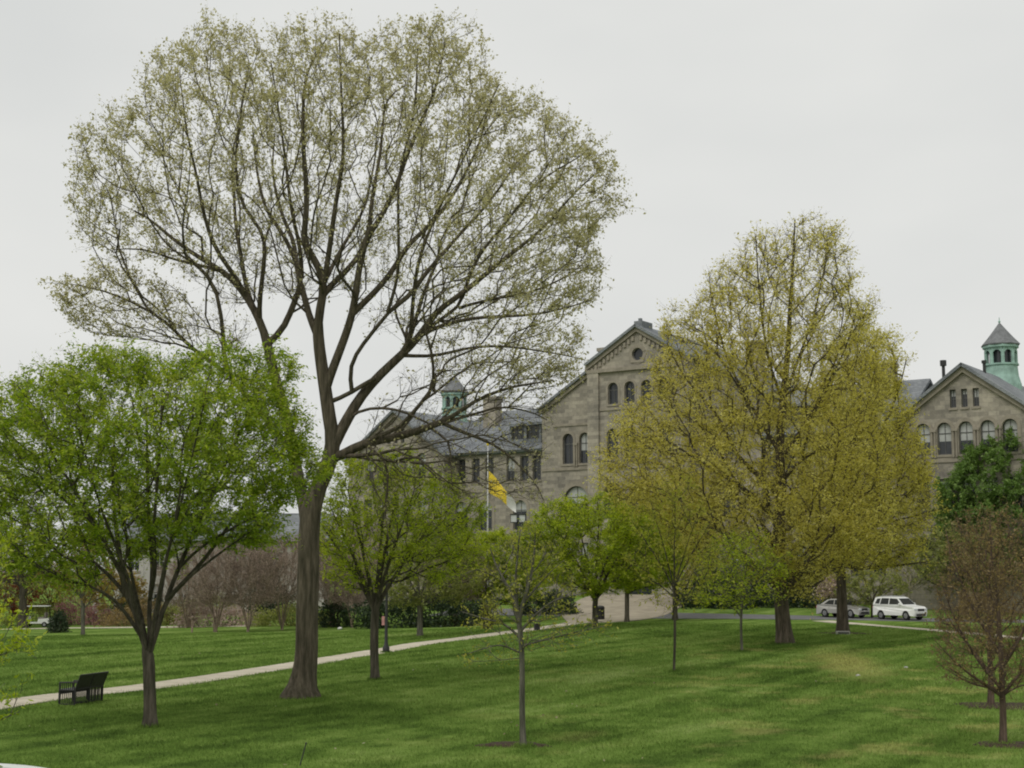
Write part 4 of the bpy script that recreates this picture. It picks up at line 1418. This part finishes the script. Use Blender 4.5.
p1 = crape("leftmost bare crape myrtle, tan stems behind the low rail", 216, 632, 548, 46, 9, 620, True)
p2 = crape("bare rosy crape myrtle just left of the tall elm trunk, tallest of the row", 282, 630, 540, 50, 10, 680, True)


def again(src, label, px, py, rz, sc):
    c = copy_tree(src)
    c["label"] = label
    c.location = G(px, py); c.rotation_euler = (0, 0, rz); c.scale = (sc, sc, sc)
    return c


again(p1, "bare crape myrtle second from the left in the row", 248, 632, 1.3, .95)
again(p2, "bare crape myrtle with pale stems right of the tall elm trunk", 331, 626, 2.1, .9)
again(p1, "bare crape myrtle with white painted stone at its foot", 352, 628, 3.0, .88)
again(p2, "bare crape myrtle with straight stems by the pale green tree", 455, 624, 4.0, .85)
again(p1, "bare crape myrtle farthest left, partly behind the fan of stems", 186, 628, 4.6, .85)

# --- trees of the far left
b, L = fan(23, 628, 590, 60, 480, 6, .36)
make_tree("shade_tree", "thick dark trunk tree at far left with the white cart behind it", b, L, sample_poly([(-60, 560), (-50, 490), (0, 440), (60, 450), (95, 500), (95, 560), (50, 588), (0, 590), (-40, 585)], b[1], 700, 5, .8, .25, .6), .36, .014, .35, .7, .6, 2.4, .8, 7, .20, .09, M["bark_dark"], M["l_mix"], droop=.3, flare=.45)
b, L = fan(83, 636, 600, 34, 545, 5, .13)
make_tree("slender_tree", "slender grey trunk tree in front of the pink azaleas", b, L, sample_poly([(55, 590), (60, 555), (85, 535), (110, 550), (118, 585), (95, 602), (70, 604)], b[1], 300, 2, .8, .25, 1), .13, .010, .35, .5, .6, 2.2, .5, 6, .13, .06, M["bark_grey"], M["l_gold"], droop=.3, flare=.3)
for (px, py, top, w, lf, lb, nm) in (
    (12, 626, 562, 26, "l_red", "small red leaved maple at far left beyond the walk", "red_maple"),
    (50, 624, 560, 26, "l_gold", "golden new leaved small tree behind the white cart", "golden_tree"),
    (118, 625, 568, 30, "l_gold", "golden tan small tree behind the pink azaleas", "golden_tree"),
    (832, 612, 575, 13, "l_blush", "small pale blossoming tree behind the silver sedan", "blossom_tree"),
    (872, 618, 568, 36, "l_mix", "low olive green small tree standing between the two cars", "small_green_tree")):
    b, L = fan(px, py, py - 16, w * .8, top, 4, .09)
    make_tree(nm, lb, b, L, sample_poly([(px - w, (py + top) / 2), (px - w * .7, top + 8), (px, top), (px + w * .7, top + 6), (px + w, (py + top) / 2), (px + w * .6, py - 14), (px - w * .6, py - 14)], b[1], 260, 1.8, .8, .15, 1.2),
              .09, .010, .35, .5, .6, 2.4, .5, 9, .15, .08, M["bark_dark"], M[lf], droop=.3, flare=.2)
# --- pale-stemmed trees behind the white car
b, L = fan(911, 610, 590, 34, 545, 5, .16)
L[0] = px_limb([(911, 610), (909, 600), (908, 588)], b[1], .14, .13); L[0][0][0] = b
make_tree("birch_like_tree", "pale stemmed small tree behind the white sport utility car", b, L, sample_poly([(878, 575), (885, 555), (915, 540), (945, 555), (950, 580), (930, 592), (895, 592)], b[1], 260, 2, .8, .2, 1), .15, .012, .35, .5, .6, 2, .6, 5, .15, .07, M["bark_pale"], M["l_mix"], droop=.3, flare=.2)


# --- bushes and hedges
def bush(name, label, c, half, leaf, n, lL=.14, lW=.08, boxy=0.0, group=None, cat_="bush"):
    c = np.asarray(c, float); half = np.asarray(half, float)
    root = thing(name, label, cat_, c, 0, group)
    d = rng.normal(0, 1, (n, 3)); d = nrm(d)
    if boxy: d = d / np.maximum(np.abs(d).max(1, keepdims=True), 1e-6) * boxy + d * (1 - boxy)
    d[:, 2] = np.abs(d[:, 2] * 1.0)
    ph = rng.uniform(0, 6, 3)
    lump = 1 + .13 * np.sin(d[:, 0] * 5 + ph[0] + d[:, 2] * 3) + .10 * np.sin(d[:, 1] * 7 + ph[1]) + .07 * np.sin(d[:, 2] * 9 + d[:, 0] * 11 + ph[2])
    P = d * half * (lump * rng.uniform(.68, 1.06, n))[:, None] + rng.normal(0, .04, (n, 3))
    P[:, 2] = np.maximum(P[:, 2], .02)
    mesh_np("foliage", *leaves(P, lL, lW, .1), M[leaf], root)
    # woody inside: upright crooked stems
    k = 26
    a = rng.uniform(0, 6.28, k); q = rng.uniform(.2, .8, k)
    p1_ = np.c_[np.cos(a) * half[0] * q, np.sin(a) * half[1] * q, half[2] * rng.uniform(.5, .9, k)]
    p0_ = p1_ * np.array([.55, .55, 0]); p0_[:, 2] = -.05
    mesh_np("stems", *frustums(p0_, p1_, np.full(k, .03), np.full(k, .012), 5), M["bark_dark"], root, True)
    return root


def gp(px, py, dz=0):
    g = G(px, py); return (g[0], g[1], g[2] + dz)


bush("clipped_hedge", "dark clipped hedge right of the tall elm, longer of the two behind the crape myrtles", gp(430, 627), (4.6, 1.1, 2.0), "l_dark", 16000, .16, .10, .75, cat_="hedge")
bush("clipped_hedge", "short dark clipped hedge directly right of the tall elm trunk", gp(336, 627), (1.1, 1.0, 1.95), "l_dark", 2600, .16, .10, .6, cat_="hedge")
bush("clipped_hedge", "dark low hedge behind the path near the dark box", gp(548, 614), (2.3, 1.2, 1.5), "l_dark", 6000, .16, .10, .6, cat_="hedge")
bush("evergreen_bush", "big black green evergreen mass behind the big oak trunk", (23.6, 119, .1), (4.0, 2.2, 4.6), "l_dark", 14000, .22, .13, .35)
bush("evergreen_bush", "dark evergreen bush left of the big oak behind the thin trees", (17.0, 117, .2), (3.0, 2.0, 3.4), "l_dark", 9000, .22, .13, .35)
bush("round_bush", "dark round bush at the right side of the white cart", gp(58, 632.5), (.72, .7, 1.5), "l_dark", 2600, .13, .07)
bush("azalea_bush", "pink flowering azalea behind the slender grey trunk", gp(76, 625), (2.0, 1.2, 2.6), "l_pink", 2600, .15, .09, group="azaleas along the far walk")
bush("azalea_bush", "smaller pink azalea right of the slender grey trunk", gp(98, 625), (1.6, 1.2, 1.9), "l_pink", 1800, .15, .09, group="azaleas along the far walk")
bush("low_bush", "low dark red brown bush left of the fan of stems", gp(128, 625.5), (2.6, 1.1, 1.2), "l_bronze", 2600, .14, .08)
bush("green_bush", "fresh green bush right of the fan of stems by the walk", gp(173, 625), (1.9, 1.1, 1.6), "l_mix", 2600, .14, .08)
bush("leafy_bush", "small yellow green bush standing at the path edge under the flag", gp(488, 629), (.62, .6, 2.1), "l_sapl", 900, .12, .06)
bush("flower_bed_bush", "low tan flower bed bush by the right end of the hedge", gp(470, 625), (2.2, .8, .7), "l_mix", 1500, .13, .07)
bush("red_bush", "reddish bush at the right of the white sport utility car", (33.6, 101, .0), (2.2, 1.6, 2.3), "l_bronze", 3200, .16, .08)
b, L = fan(284, 612, 606, 12, 545, 3, .18)
for x0, lb in ((-38.5, "left"), (-31.5, "middle"), (-24.0, "right")):
    bush("foundation_bush", "dark green bush under the windows of the pale building, %s one of three" % lb, (x0, 146, g1(x0, 146)), (3.4, 1.4, 2.2), "l_mix" if lb == "middle" else "l_dark", 3600, .2, .11, .3, "bushes under the pale building")
for x0, y0, hx, hz, lf, lb in ((-52, 132, 4.5, 2.6, "l_rose", "tan dry shrub behind the white cart at far left"), (-45, 134, 4.0, 2.2, "l_mix", "olive shrub right behind the white cart"),
                              (-23, 110, 3.4, 1.7, "l_rose", "tan dry shrub under the bare crape myrtles, left one"), (-16.5, 108, 3.2, 1.6, "l_mix", "olive shrub under the bare crape myrtles next to the elm"),
                              (-30, 118, 3.6, 1.8, "l_bronze", "brown shrub behind the fan of stems at left")):
    bush("border_shrub", lb, (x0, y0, g1(x0, y0)), (hx, 1.3, hz), lf, 4200, .18, .09, .2, "shrubs along the far border")
bush("conifer", "dark bluish conifer behind the bare crape myrtles left of the elm", (-20.6, 118, g1(-20.6, 118)), (1.6, 1.6, 7.4), "l_dark", 6500, .2, .09, cat_="tree")

# background trees that close the view
for (x, y, h, w, lf, lb, n) in (
    (-52, 150, 9, 5.5, "l_rose", "bare rosy grey tree behind the far left walk, left one", 300),
    (-44, 158, 11, 6, "l_mix", "olive tree far behind the white cart", 380),
    (-20, 160, 11.5, 5.5, "l_mix", "olive tree behind the pale building, right end", 340),
    (-8, 133, 9.5, 4.5, "l_mix", "olive tree in front of the far left stone gable", 340),
    (-14.5, 128, 9.0, 4, "l_rose", "bare rosy tree behind the thin green tree", 280),
    (13.5, 117, 11, 4.0, "l_oakg", "olive yellow tree below the stone gable between the golden oak and the round green trees", 420),
    (12.2, 106, 9.8, 3.4, "l_oak", "yellow tree in front of the stone entrance arch, left of the big oak", 360),
    (46, 128, 10, 6, "l_deep", "deep green tree at the far right behind the road", 380),
    (36, 113, 7.5, 4.5, "l_mix", "olive tree on the far side of the road at the right", 320)):
    z = g1(x, y); b = np.array([x, y, z])
    L = [(np.array([b, b + (0, 0, h * .14), b + (.1, 0, h * .28)]), .2, .17)]
    for i in range(6):
        a = i * 1.05 + random.uniform(-.3, .3)
        L.append((np.array([b + (.1, 0, h * .28), b + (math.cos(a) * w * .25, math.sin(a) * w * .25, h * .5), b + (math.cos(a) * w * .6, math.sin(a) * w * .6, h * random.uniform(.7, .92))]), .09, .02))
    u = rng.normal(0, 1, (n, 3)); u = nrm(u) * rng.random((n, 1)) ** .4
    A = b + np.array([0, 0, h * .62]) + u * np.array([w, w, h * .38])
    make_tree("background_tree", lb, b, L, A, .2, .014, .35, .7, .6, 2.4, .9, 1.5 if lf == "l_rose" else 9, .22, .11, M["bark_rose"] if lf == "l_rose" else M["bark_dark"], M[lf], droop=.2, flare=.3)

# ------------------------------------------------------------------ objects
# black bench, facing the path
bp = G(79, 704)
ax = math.atan2(main_path[4][1] - main_path[2][1], main_path[4][0] - main_path[2][0]) + .22
ax = R_(72)
bench = thing("park_bench", "black slatted metal bench with its back to the viewer beside the concrete path", "bench", (bp[0], bp[1] + .2, bp[2]), ax)
HL = .68     # half length, local +y faces the path
for s in (-1, 0, 1):
    m = MB()
    for y in (-.26, .28): m.bar((s * HL, y, 0), (s * HL, y, .44 if y > 0 else .47), .022)
    m.bar((s * HL, -.26, .47), (s * HL, -.42, .86), .02)
    m.bar((s * HL, -.26, .43), (s * HL, .28, .43), .02)
    m.bar((s * HL, -.28, .03), (s * HL, .30, .03), .016)
    m.build("frame", M["black_metal"], bench)
for s in (-1, 0, 1):
    a = MB()
    a.bar((s * HL, -.33, .66), (s * HL, .28, .64), .022); a.bar((s * HL, .28, .43), (s * HL, .28, .64), .02)
    if s:
        for k in range(8): a.bar((s * HL, -.22 + k * .065, .03), (s * HL, -.22 + k * .065, .64), .015, 6)
    a.build("armrest", M["black_metal"], bench)
st = MB(); bk = MB()
n = 44
for k in range(n):
    x = -HL + .03 + (2 * HL - .06) * k / (n - 1)
    st.box(x - .014, -.25, .44, x + .014, .3, .452); st.box(x - .011, .295, .30, x + .011, .306, .45)
    if abs(k - (n - 1) / 2) < 1: continue
    bk.slab([(x - .016, -.27, .46), (x + .016, -.27, .46), (x + .016, -.43, .86), (x - .016, -.43, .86)], (0, .01, .004))
for k in range(0, n, 2):
    x = -HL + .03 + (2 * HL - .06) * k / (n - 1)
    st.bar((x, -.24, .05), (x, -.24, .44), .013, 6)
st.bar((-HL, -.24, .05), (HL, -.24, .05), .012)
st.build("seat", M["black_metal"], bench)
bk.bar((-HL, -.43, .865), (HL, -.43, .865), .024); bk.bar((-HL, -.27, .46), (HL, -.27, .46), .02)
bk.build("backrest", M["black_metal"], bench)

# lamp posts
def lamp(label, px, py, h):
    b = G(px, py)
    t = thing("lamp_post", label, "lamp post", b, .0)
    MB().lathe([(.16, -.1), (.16, .25), (.10, .35), (.075, .5), (.06, 2), (.05, h - .6), (.07, h - .55), (.04, h - .5)], 12).build("post", M["dark_metal"], t, True)
    a = MB(); a.bar((-.34, 0, h - .62), (.34, 0, h - .62), .03); a.build("crossarm", M["dark_metal"], t)
    for s in (-1, 1):
        hd = MB()
        hd.box(s * .33 - .3, -.3, h, s * .33 + .3, .3, h + .07, .01)
        for ex in (-.25, .25):
            for ey in (-.25, .25): hd.bar((s * .33 + ex, ey, h - .58), (s * .33 + ex, ey, h), .018, 6)
        hd.box(s * .33 - .27, -.27, h - .62, s * .33 + .27, .27, h - .58)
        hp = hd.build("lantern", M["dark_metal"], t)
        MB().box(s * .33 - .23, -.23, h - .575, s * .33 + .23, .23, h - .004, .02).build("lantern_glass", M["lamp_glass"], hp)
    return t


b = G(386, 653)
t = thing("sign_post", "dark post with a small pink notice and an orange banner beside the path", "sign post", b)
MB().lathe([(.16, -.1), (.16, .25), (.10, .35), (.075, .5), (.06, 2), (.05, 4.8), (.07, 4.85), (.02, 5.0)], 12).build("post", M["dark_metal"], t, True)
MB().box(-.21, -.015, 1.25, -.08, .012, 1.65).build("notice", M["pink"], t)
MB().box(-.30, -.01, 4.2, -.06, .01, 4.55).build("banner", M["orange"], t)
lamp("dark lamp post with twin pale lanterns in front of the stone hall windows", 518, 617, 7.9)

# flagpole and flag
fb = np.array([-1.9, 110.0, 0]); fb[2] = g1(fb[0], fb[1])
ftop = at(488, 446, 110)[2] - fb[2]
fp = thing("flagpole", "tall white flagpole in front of the stone hall", "flagpole", fb)
MB().lathe([(.11, -.1), (.11, .3), (.075, .4), (.06, ftop * .5), (.035, ftop)], 12).build("pole", M["pole_white"], fp, True)
MB().lathe([(.03, ftop), (.1, ftop + .08), (.12, ftop + .16), (.08, ftop + .25), (.02, ftop + .3)], 12).build("ball", M["yellow"], fp, True)
fl = thing("flag", "half yellow half white flag drooping from the white flagpole", "flag", (fb[0] + .07, fb[1], fb[2] + 0))
zt = at(488, 471, 110)[2] - fb[2]; zb_ = at(488, 492, 110)[2] - fb[2]
NU, NV = 28, 10
Vg = np.zeros((NV + 1, NU + 1, 3))
for i in range(NV + 1):
    for j in range(NU + 1):
        u, v = j / NU, i / NV
        sag = 2.55 * u ** 1.05
        wth = (zt - zb_) * (1 - .55 * u)
        Vg[i, j] = (2.15 * u ** .95, .16 * math.sin(7 * u + 2.2 * v) * u ** .5, zt - sag - v * wth + .05 * math.sin(9 * u + v * 4))
for nm, j0, j1, mm in (("yellow_half", 0, 18, "yellow"), ("white_half", 18, NU, "white_cloth")):
    S = Vg[:, j0:j1 + 1].reshape(-1, 3); w = j1 - j0 + 1
    Q = [(i * w + j, i * w + j + 1, (i + 1) * w + j + 1, (i + 1) * w + j) for i in range(NV) for j in range(w - 1)]
    mesh_np(nm, S, Q, M[mm], fl, True)

# bin, dark box, marker stone, low rail, stake, white stone
b = G(600.5, 620)
t = thing("litter_bin", "dark slatted litter bin beside the bright green rounded tree", "litter bin", b)
o = MB(); o.lathe([(.24, 0), (.27, .05), (.28, .9), (.24, .92)], 16)
for i in range(20):
    a = 2 * math.pi * i / 20
    o.bar((.29 * math.cos(a), .29 * math.sin(a), .06), (.3 * math.cos(a), .3 * math.sin(a), .9), .018, 5)
o.build("body", M["black_metal"], t)
MB().lathe([(.31, .9), (.32, .95), (.24, 1.03), (.13, 1.07), (.12, 1.05)], 16).build("lid", M["dark_metal"], t, True)
b = G(537, 630.5)
t = thing("utility_box", "low dark utility box at the edge of the concrete path", "utility box", b, .2)
MB().box(-.16, -.14, -.02, .16, .14, .36, .02).build("body", M["plastic"], t)
MB().box(-.19, -.17, .36, .19, .17, .41, .015).build("lid", M["dark_metal"], t)
b = G(843, 634.6)
t = thing("marker_stone", "low pale marker stone at the foot of the second golden oak", "marker stone", b, .02)
MB().box(-.36, -.12, -.05, .36, .12, .19, .02).build("block", M["marker_stone"], t)
MB().box(-.3, -.135, .03, .3, -.1225, .15).build("plaque", M["frame"], t)
b = G(300, 766)
t = thing("garden_stake", "thin dark stake leaning out of the grass at the bottom edge", "stake", b)
MB().bar((-.03, 0, -.1), (.11, 0, .42), .012, 8).build("rod", M["dark_metal"], t)
MB().lathe([(.012, .41), (.018, .42), (.018, .44), (.01, .45)], 8, (.112, 0)).build("tip", M["dark_metal"], t)
b = G(203, 632)
t = thing("low_rail", "low weathered wooden rail among the bare crape myrtles at left", "rail", b, .08)
o = MB()
for x in (-.75, .75): o.box(x - .06, -.06, -.1, x + .06, .06, .95)
o.build("posts", M["bark_rose"], t)
MB().box(-1.0, -.16, .95, 1.0, .16, 1.03, .01).build("top_rail", M["bark_rose"], t)
for px, py, s, lb in ((340, 629.5, .16, "small white stone at the far lawn edge right of the elm"), (858, 676.5, .07, "tiny white stone lying in the right lawn"), (906, 668.5, .07, "tiny white stone farther up the right lawn near the bronze tree")):
    g = G(px, py)
    o = MB(); bmesh.ops.create_icosphere(o.bm, subdivisions=2, radius=s)
    for v in o.bm.verts: v.co = Vector((v.co.x * 1.2, v.co.y, v.co.z * .7)) * random.uniform(.88, 1.1)
    ob_ = o.build("white_stone", M["marker_stone"] if s < .1 else M["white_cloth"], None, True); ob_.location = (g[0], g[1], g[2] + s * .45)
    tag(ob_, lb, "stone")


# ------------------------------------------------------------------ cars
def car(name, label, kind, px, py, rz, paint):
    b = G(px, py)
    t = thing(name, label, "car", (b[0], b[1], b[2] + .035), rz)
    t.scale = (.82, .92, .98)
    if kind == "suv":
        Lh, W2, zb, zbelt, wr, wx, roofz = 2.3, .91, .28, 1.02, .36, (1.40, -1.30), 1.70
        top = [(2.30, .55), (2.28, .82), (2.05, .98), (1.05, 1.08), (-2.22, 1.10), (-2.30, .95), (-2.30, .5)]
        cab = [(1.12, 1.06), (.42, 1.60), (.1, 1.67), (-1.6, 1.67), (-2.02, 1.60), (-2.2, 1.08)]
        win = [[(.88, 1.12), (.36, 1.54), (-.42, 1.57), (-.42, 1.12)], [(-.50, 1.12), (-.50, 1.57), (-1.32, 1.57), (-1.42, 1.12)], [(-1.5, 1.14), (-1.42, 1.55), (-1.8, 1.52), (-1.98, 1.16)]]
    else:
        Lh, W2, zb, zbelt, wr, wx, roofz = 2.32, .88, .22, .90, .32, (1.42, -1.32), 1.42
        top = [(2.32, .45), (2.30, .64), (2.05, .78), (1.05, .92), (-1.75, .98), (-2.22, .95), (-2.32, .85), (-2.32, .42)]
        cab = [(1.12, .90), (.35, 1.34), (.05, 1.40), (-.75, 1.40), (-1.15, 1.33), (-1.85, .96)]
        win = [[(.86, .96), (.30, 1.29), (-.32, 1.33), (-.32, .97)], [(-.40, .97), (-.40, 1.33), (-.95, 1.30), (-1.42, 1.0)]]
    prof = list(top)
    # underside with wheel arches, from the rear to the front
    prof += [(-Lh + .05, zb)]
    for cx in (wx[1], wx[0]):
        prof += [(cx + (wr + .06) * math.cos(a), max(zb, .33 + (wr + .06) * math.sin(a))) for a in np.linspace(math.pi, 0, 11)]
    prof += [(Lh - .08, zb)]
    m = MB()
    bm = m.bm
    A = [bm.verts.new((x, -W2, z)) for x, z in prof]; B = [bm.verts.new((x, W2, z)) for x, z in prof]
    bm.faces.new(A); bm.faces.new(B[::-1])
    for i in range(len(prof)):
        j = (i + 1) % len(prof)
        bm.faces.new([A[i], B[i], B[j], A[j]])
    # round off in plan towards both ends and tuck in the flanks
    for v in bm.verts:
        x = abs(v.co.x) / Lh
        k = 1 - .13 * max(0, (x - .72) / .28) ** 2
        if v.co.z > zbelt - .12: k *= .95
        v.co.y *= k
    es = [e for e in bm.edges if abs(e.verts[0].co.y - e.verts[1].co.y) < .2]
    bmesh.ops.bevel(bm, geom=[e for e in es if max(v.co.z for v in e.verts) > .5], offset=.05, segments=2, affect="EDGES")
    m.build("body", paint, t)
    yb, yt = W2 * .93, W2 * .70
    def wy(z): return yb + (yt - yb) * min(1, max(0, (z - cab[0][1]) / (roofz - cab[0][1])))
    m = MB(); bm = m.bm
    A = [bm.verts.new((x, -wy(z), z)) for x, z in cab]; B = [bm.verts.new((x, wy(z), z)) for x, z in cab]
    bm.faces.new(A); bm.faces.new(B[::-1])
    for i in range(len(cab)):
        j = (i + 1) % len(cab)
        bm.faces.new([A[i], B[i], B[j], A[j]])
    m.build("cabin", paint, t)
    for s in (-1, 1):
        for w in win:
            MB().slab([(x, s * (wy(z) + .006), z) for x, z in w], (0, -s * .004, 0)).build("side_window", M["glass"], t)
        MB().box(*sorted((.85, 1.05)), *sorted((s * (yb + .02), s * (yb + .2)))[:1], zbelt + .05, 1.05, sorted((s * (yb + .02), s * (yb + .2)))[1], zbelt + .2, .03).build("mirror", paint, t) if False else None
        mr = MB(); y0, y1 = sorted((s * (yb - .03), s * (yb + .17)))
        mr.box(.72, y0, zbelt + .08, .86, y1, zbelt + .22, .03); mr.build("mirror", paint, t)
        y0, y1 = sorted((s * W2 * .5, s * W2 * .86))
        MB().box(Lh - .12, y0, zbelt - .32, Lh + .004, y1, zbelt - .17, .03).build("headlight", M["headlamp"], t)
        MB().box(-Lh - .012, y0, zbelt - .2, -Lh + .06, y1, zbelt - .04, .02).build("tail_light", M["red_lamp"], t)
        for k in (-.42, .55):
            y0, y1 = sorted((s * (W2 - .002), s * (W2 + .02)))
            MB().box(k - .5, y0, zbelt - .16, k - .36, y1, zbelt - .12).build("door_handle", paint, t)
        for cx in wx:
            w = MB()
            w.bar((cx, s * (W2 - .24), .33), (cx, s * (W2 - .01), .33), .33, 24)
            wh = w.build("wheel", M["rubber"], t)
            r = MB(); r.bar((cx, s * (W2 - .03), .33), (cx, s * (W2 + .002), .33), .2, 20)
            for q in range(5):
                a = q * 2 * math.pi / 5
                r.bar((cx, s * (W2 + .004), .33), (cx + .19 * math.cos(a), s * (W2 + .004), .33 + .19 * math.sin(a)), .028, 6)
            r.build("rim", M["rim"], wh)
    i, j = (0, 1)
    def lerp(p, q, f): return (p[0] + (q[0] - p[0]) * f, p[1] + (q[1] - p[1]) * f)
    for nm, p, q in (("windscreen", cab[0], cab[1]), ("rear_window", cab[-1], cab[-2])):
        a, c = lerp(p, q, .12), lerp(p, q, .92)
        s = 1 if nm == "windscreen" else -1
        MB().slab([(a[0] + s * .012, -wy(a[1]) * .92, a[1] + .01), (a[0] + s * .012, wy(a[1]) * .92, a[1] + .01), (c[0] + s * .012, wy(c[1]) * .92, c[1] + .01), (c[0] + s * .012, -wy(c[1]) * .92, c[1] + .01)], (-s * .006, 0, -.004)).build(nm, M["glass"], t)
    MB().box(Lh - .06, -W2 * .45, zbelt - .36, Lh + .012, W2 * .45, zbelt - .18, .02).build("grille", M["plastic"], t)
    MB().box(Lh - .06, -W2 * .62, .32, Lh + .016, W2 * .62, .46, .03).build("bumper_intake", M["plastic"], t)
    MB().box(Lh + .0165, -.24, .47, Lh + .028, .24, .57).build("number_plate", M["white_frame"], t)
    if kind == "suv":
        rr = MB()
        for s in (-1, 1): rr.bar((-1.5, s * .55, 1.72), (.1, s * .55, 1.72), .025); rr.bar((-1.5, s * .55, 1.66), (-1.5, s * .55, 1.72), .02); rr.bar((.1, s * .55, 1.66), (.1, s * .55, 1.72), .02)
        rr.build("roof_rack", M["rim"], t)
    return t


car("sedan", "silver grey sedan parked on the road, partly behind the second golden oak trunk", "sedan", 843, 617.8, R_(-46), M["silver_paint"])
car("sport_utility_car", "white sport utility car parked at the road facing right", "suv", 900, 620.0, R_(-53), M["white_paint"])


# golf cart
b = G(37, 627.4)
t = thing("golf_cart", "white golf cart parked on the walk behind the thick trunk at far left", "golf cart", (b[0], b[1], b[2] + .04), R_(185))
o = MB(); o.slab([(-1.15, -.58, .32), (1.1, -.58, .32), (1.22, -.58, .5), (1.1, -.58, .85), (.72, -.58, .95), (.66, -.58, .42), (-.15, -.58, .42), (-.2, -.58, .72), (-1.15, -.58, .78)], (0, 1.16, 0))
o.build("body", M["white_paint"], t)
MB().box(-.75, -.52, .73, -.15, .52, .86, .05).box(-.82, -.52, .86, -.7, .52, 1.25, .04).build("seat", M["seat"], t)
MB().box(-1.0, -.62, 1.78, .85, .62, 1.86, .03).build("canopy", M["white_paint"], t)
o = MB()
for s in (-1, 1): o.bar((.72, s * .54, .9), (.5, s * .54, 1.8), .02); o.bar((-.95, s * .54, .7), (-.9, s * .54, 1.8), .02)
o.build("canopy_posts", M["dark_metal"], t)
o = MB(); o.bar((.5, .2, .75), (.3, .2, 1.02), .015)
for q in range(12):
    a = q * math.pi / 6; c = (q + 1) * math.pi / 6
    o.bar((.3 - .06 * math.sin(a), .2 + .16 * math.cos(a), 1.02 + .13 * math.sin(a)), (.3 - .06 * math.sin(c), .2 + .16 * math.cos(c), 1.02 + .13 * math.sin(c)), .014, 6)
o.build("steering_wheel", M["plastic"], t)
for s in (-1, 1):
    for x in (.82, -.75):
        w = MB(); w.bar((x, s * .46, .23), (x, s * .62, .23), .23, 18); wh = w.build("wheel", M["rubber"], t)
        r = MB(); r.bar((x, s * .6, .23), (x, s * .628, .23), .12, 14); r.build("rim", M["rim"], wh)

# ------------------------------------------------------------------ light
SUN_EL, SUN_AZ = R_(52), R_(215)       # compass-like azimuth, seen from behind left
sun = bpy.data.lights.new("sun", "SUN")
sun.energy = 1.3
sun.angle = R_(35)
sun.color = (1, .97, .92)
so = bpy.data.objects.new("sun", sun); C.objects.link(so)
d = Vector((math.sin(SUN_AZ) * math.cos(SUN_EL), math.cos(SUN_AZ) * math.cos(SUN_EL), math.sin(SUN_EL)))
so.rotation_euler = d.to_track_quat("Z", "Y").to_euler()
so.location = d * 200 + Vector((0, 60, 0))

w = bpy.data.worlds.new("World")
bpy.context.scene.world = w
w.use_nodes = True
nt = w.node_tree; nt.nodes.clear()
out = nd(nt, "ShaderNodeOutputWorld"); bg = nd(nt, "ShaderNodeBackground")
sky = nd(nt, "ShaderNodeTexSky", sky_type="NISHITA")
sky.sun_disc = False; sky.sun_elevation = SUN_EL; sky.sun_rotation = SUN_AZ
sky.dust_density = 6; sky.air_density = 1.5
hs = nd(nt, "ShaderNodeHueSaturation"); hs.inputs["Saturation"].default_value = .12
nt.links.new(sky.outputs[0], hs.inputs["Color"])
tc = nd(nt, "ShaderNodeTexCoord")
mp = nd(nt, "ShaderNodeMapping"); mp.inputs["Scale"].default_value = (1, 1, 2.2)
nt.links.new(tc.outputs["Generated"], mp.inputs[0])
n = noise(nt, mp.outputs[0], 2.2, 4, .5)
r = ramp(nt, [(.3, (.69, .705, .695)), (.7, (.82, .825, .80))])
nt.links.new(n.outputs[0], r.inputs[0])
cloud = nd(nt, "ShaderNodeVectorMath", operation="SCALE"); cloud.inputs["Scale"].default_value = 10
nt.links.new(r.outputs[0], cloud.inputs[0])
mx = mixc(nt, cloud.outputs[0], hs.outputs[0], .06)      # closed cloud deck over the clear sky
nt.links.new(mx, bg.inputs[0]); bg.inputs[1].default_value = .1
nt.links.new(bg.outputs[0], out.inputs[0])

sc = bpy.context.scene
sc.view_settings.view_transform = "Standard"
sc.view_settings.look = "None"
sc.view_settings.exposure = 0
sc.cycles.max_bounces = 6
sc.cycles.diffuse_bounces = 3
sc.cycles.glossy_bounces = 2
sc.cycles.transmission_bounces = 3
sc.cycles.filter_width = 2.0
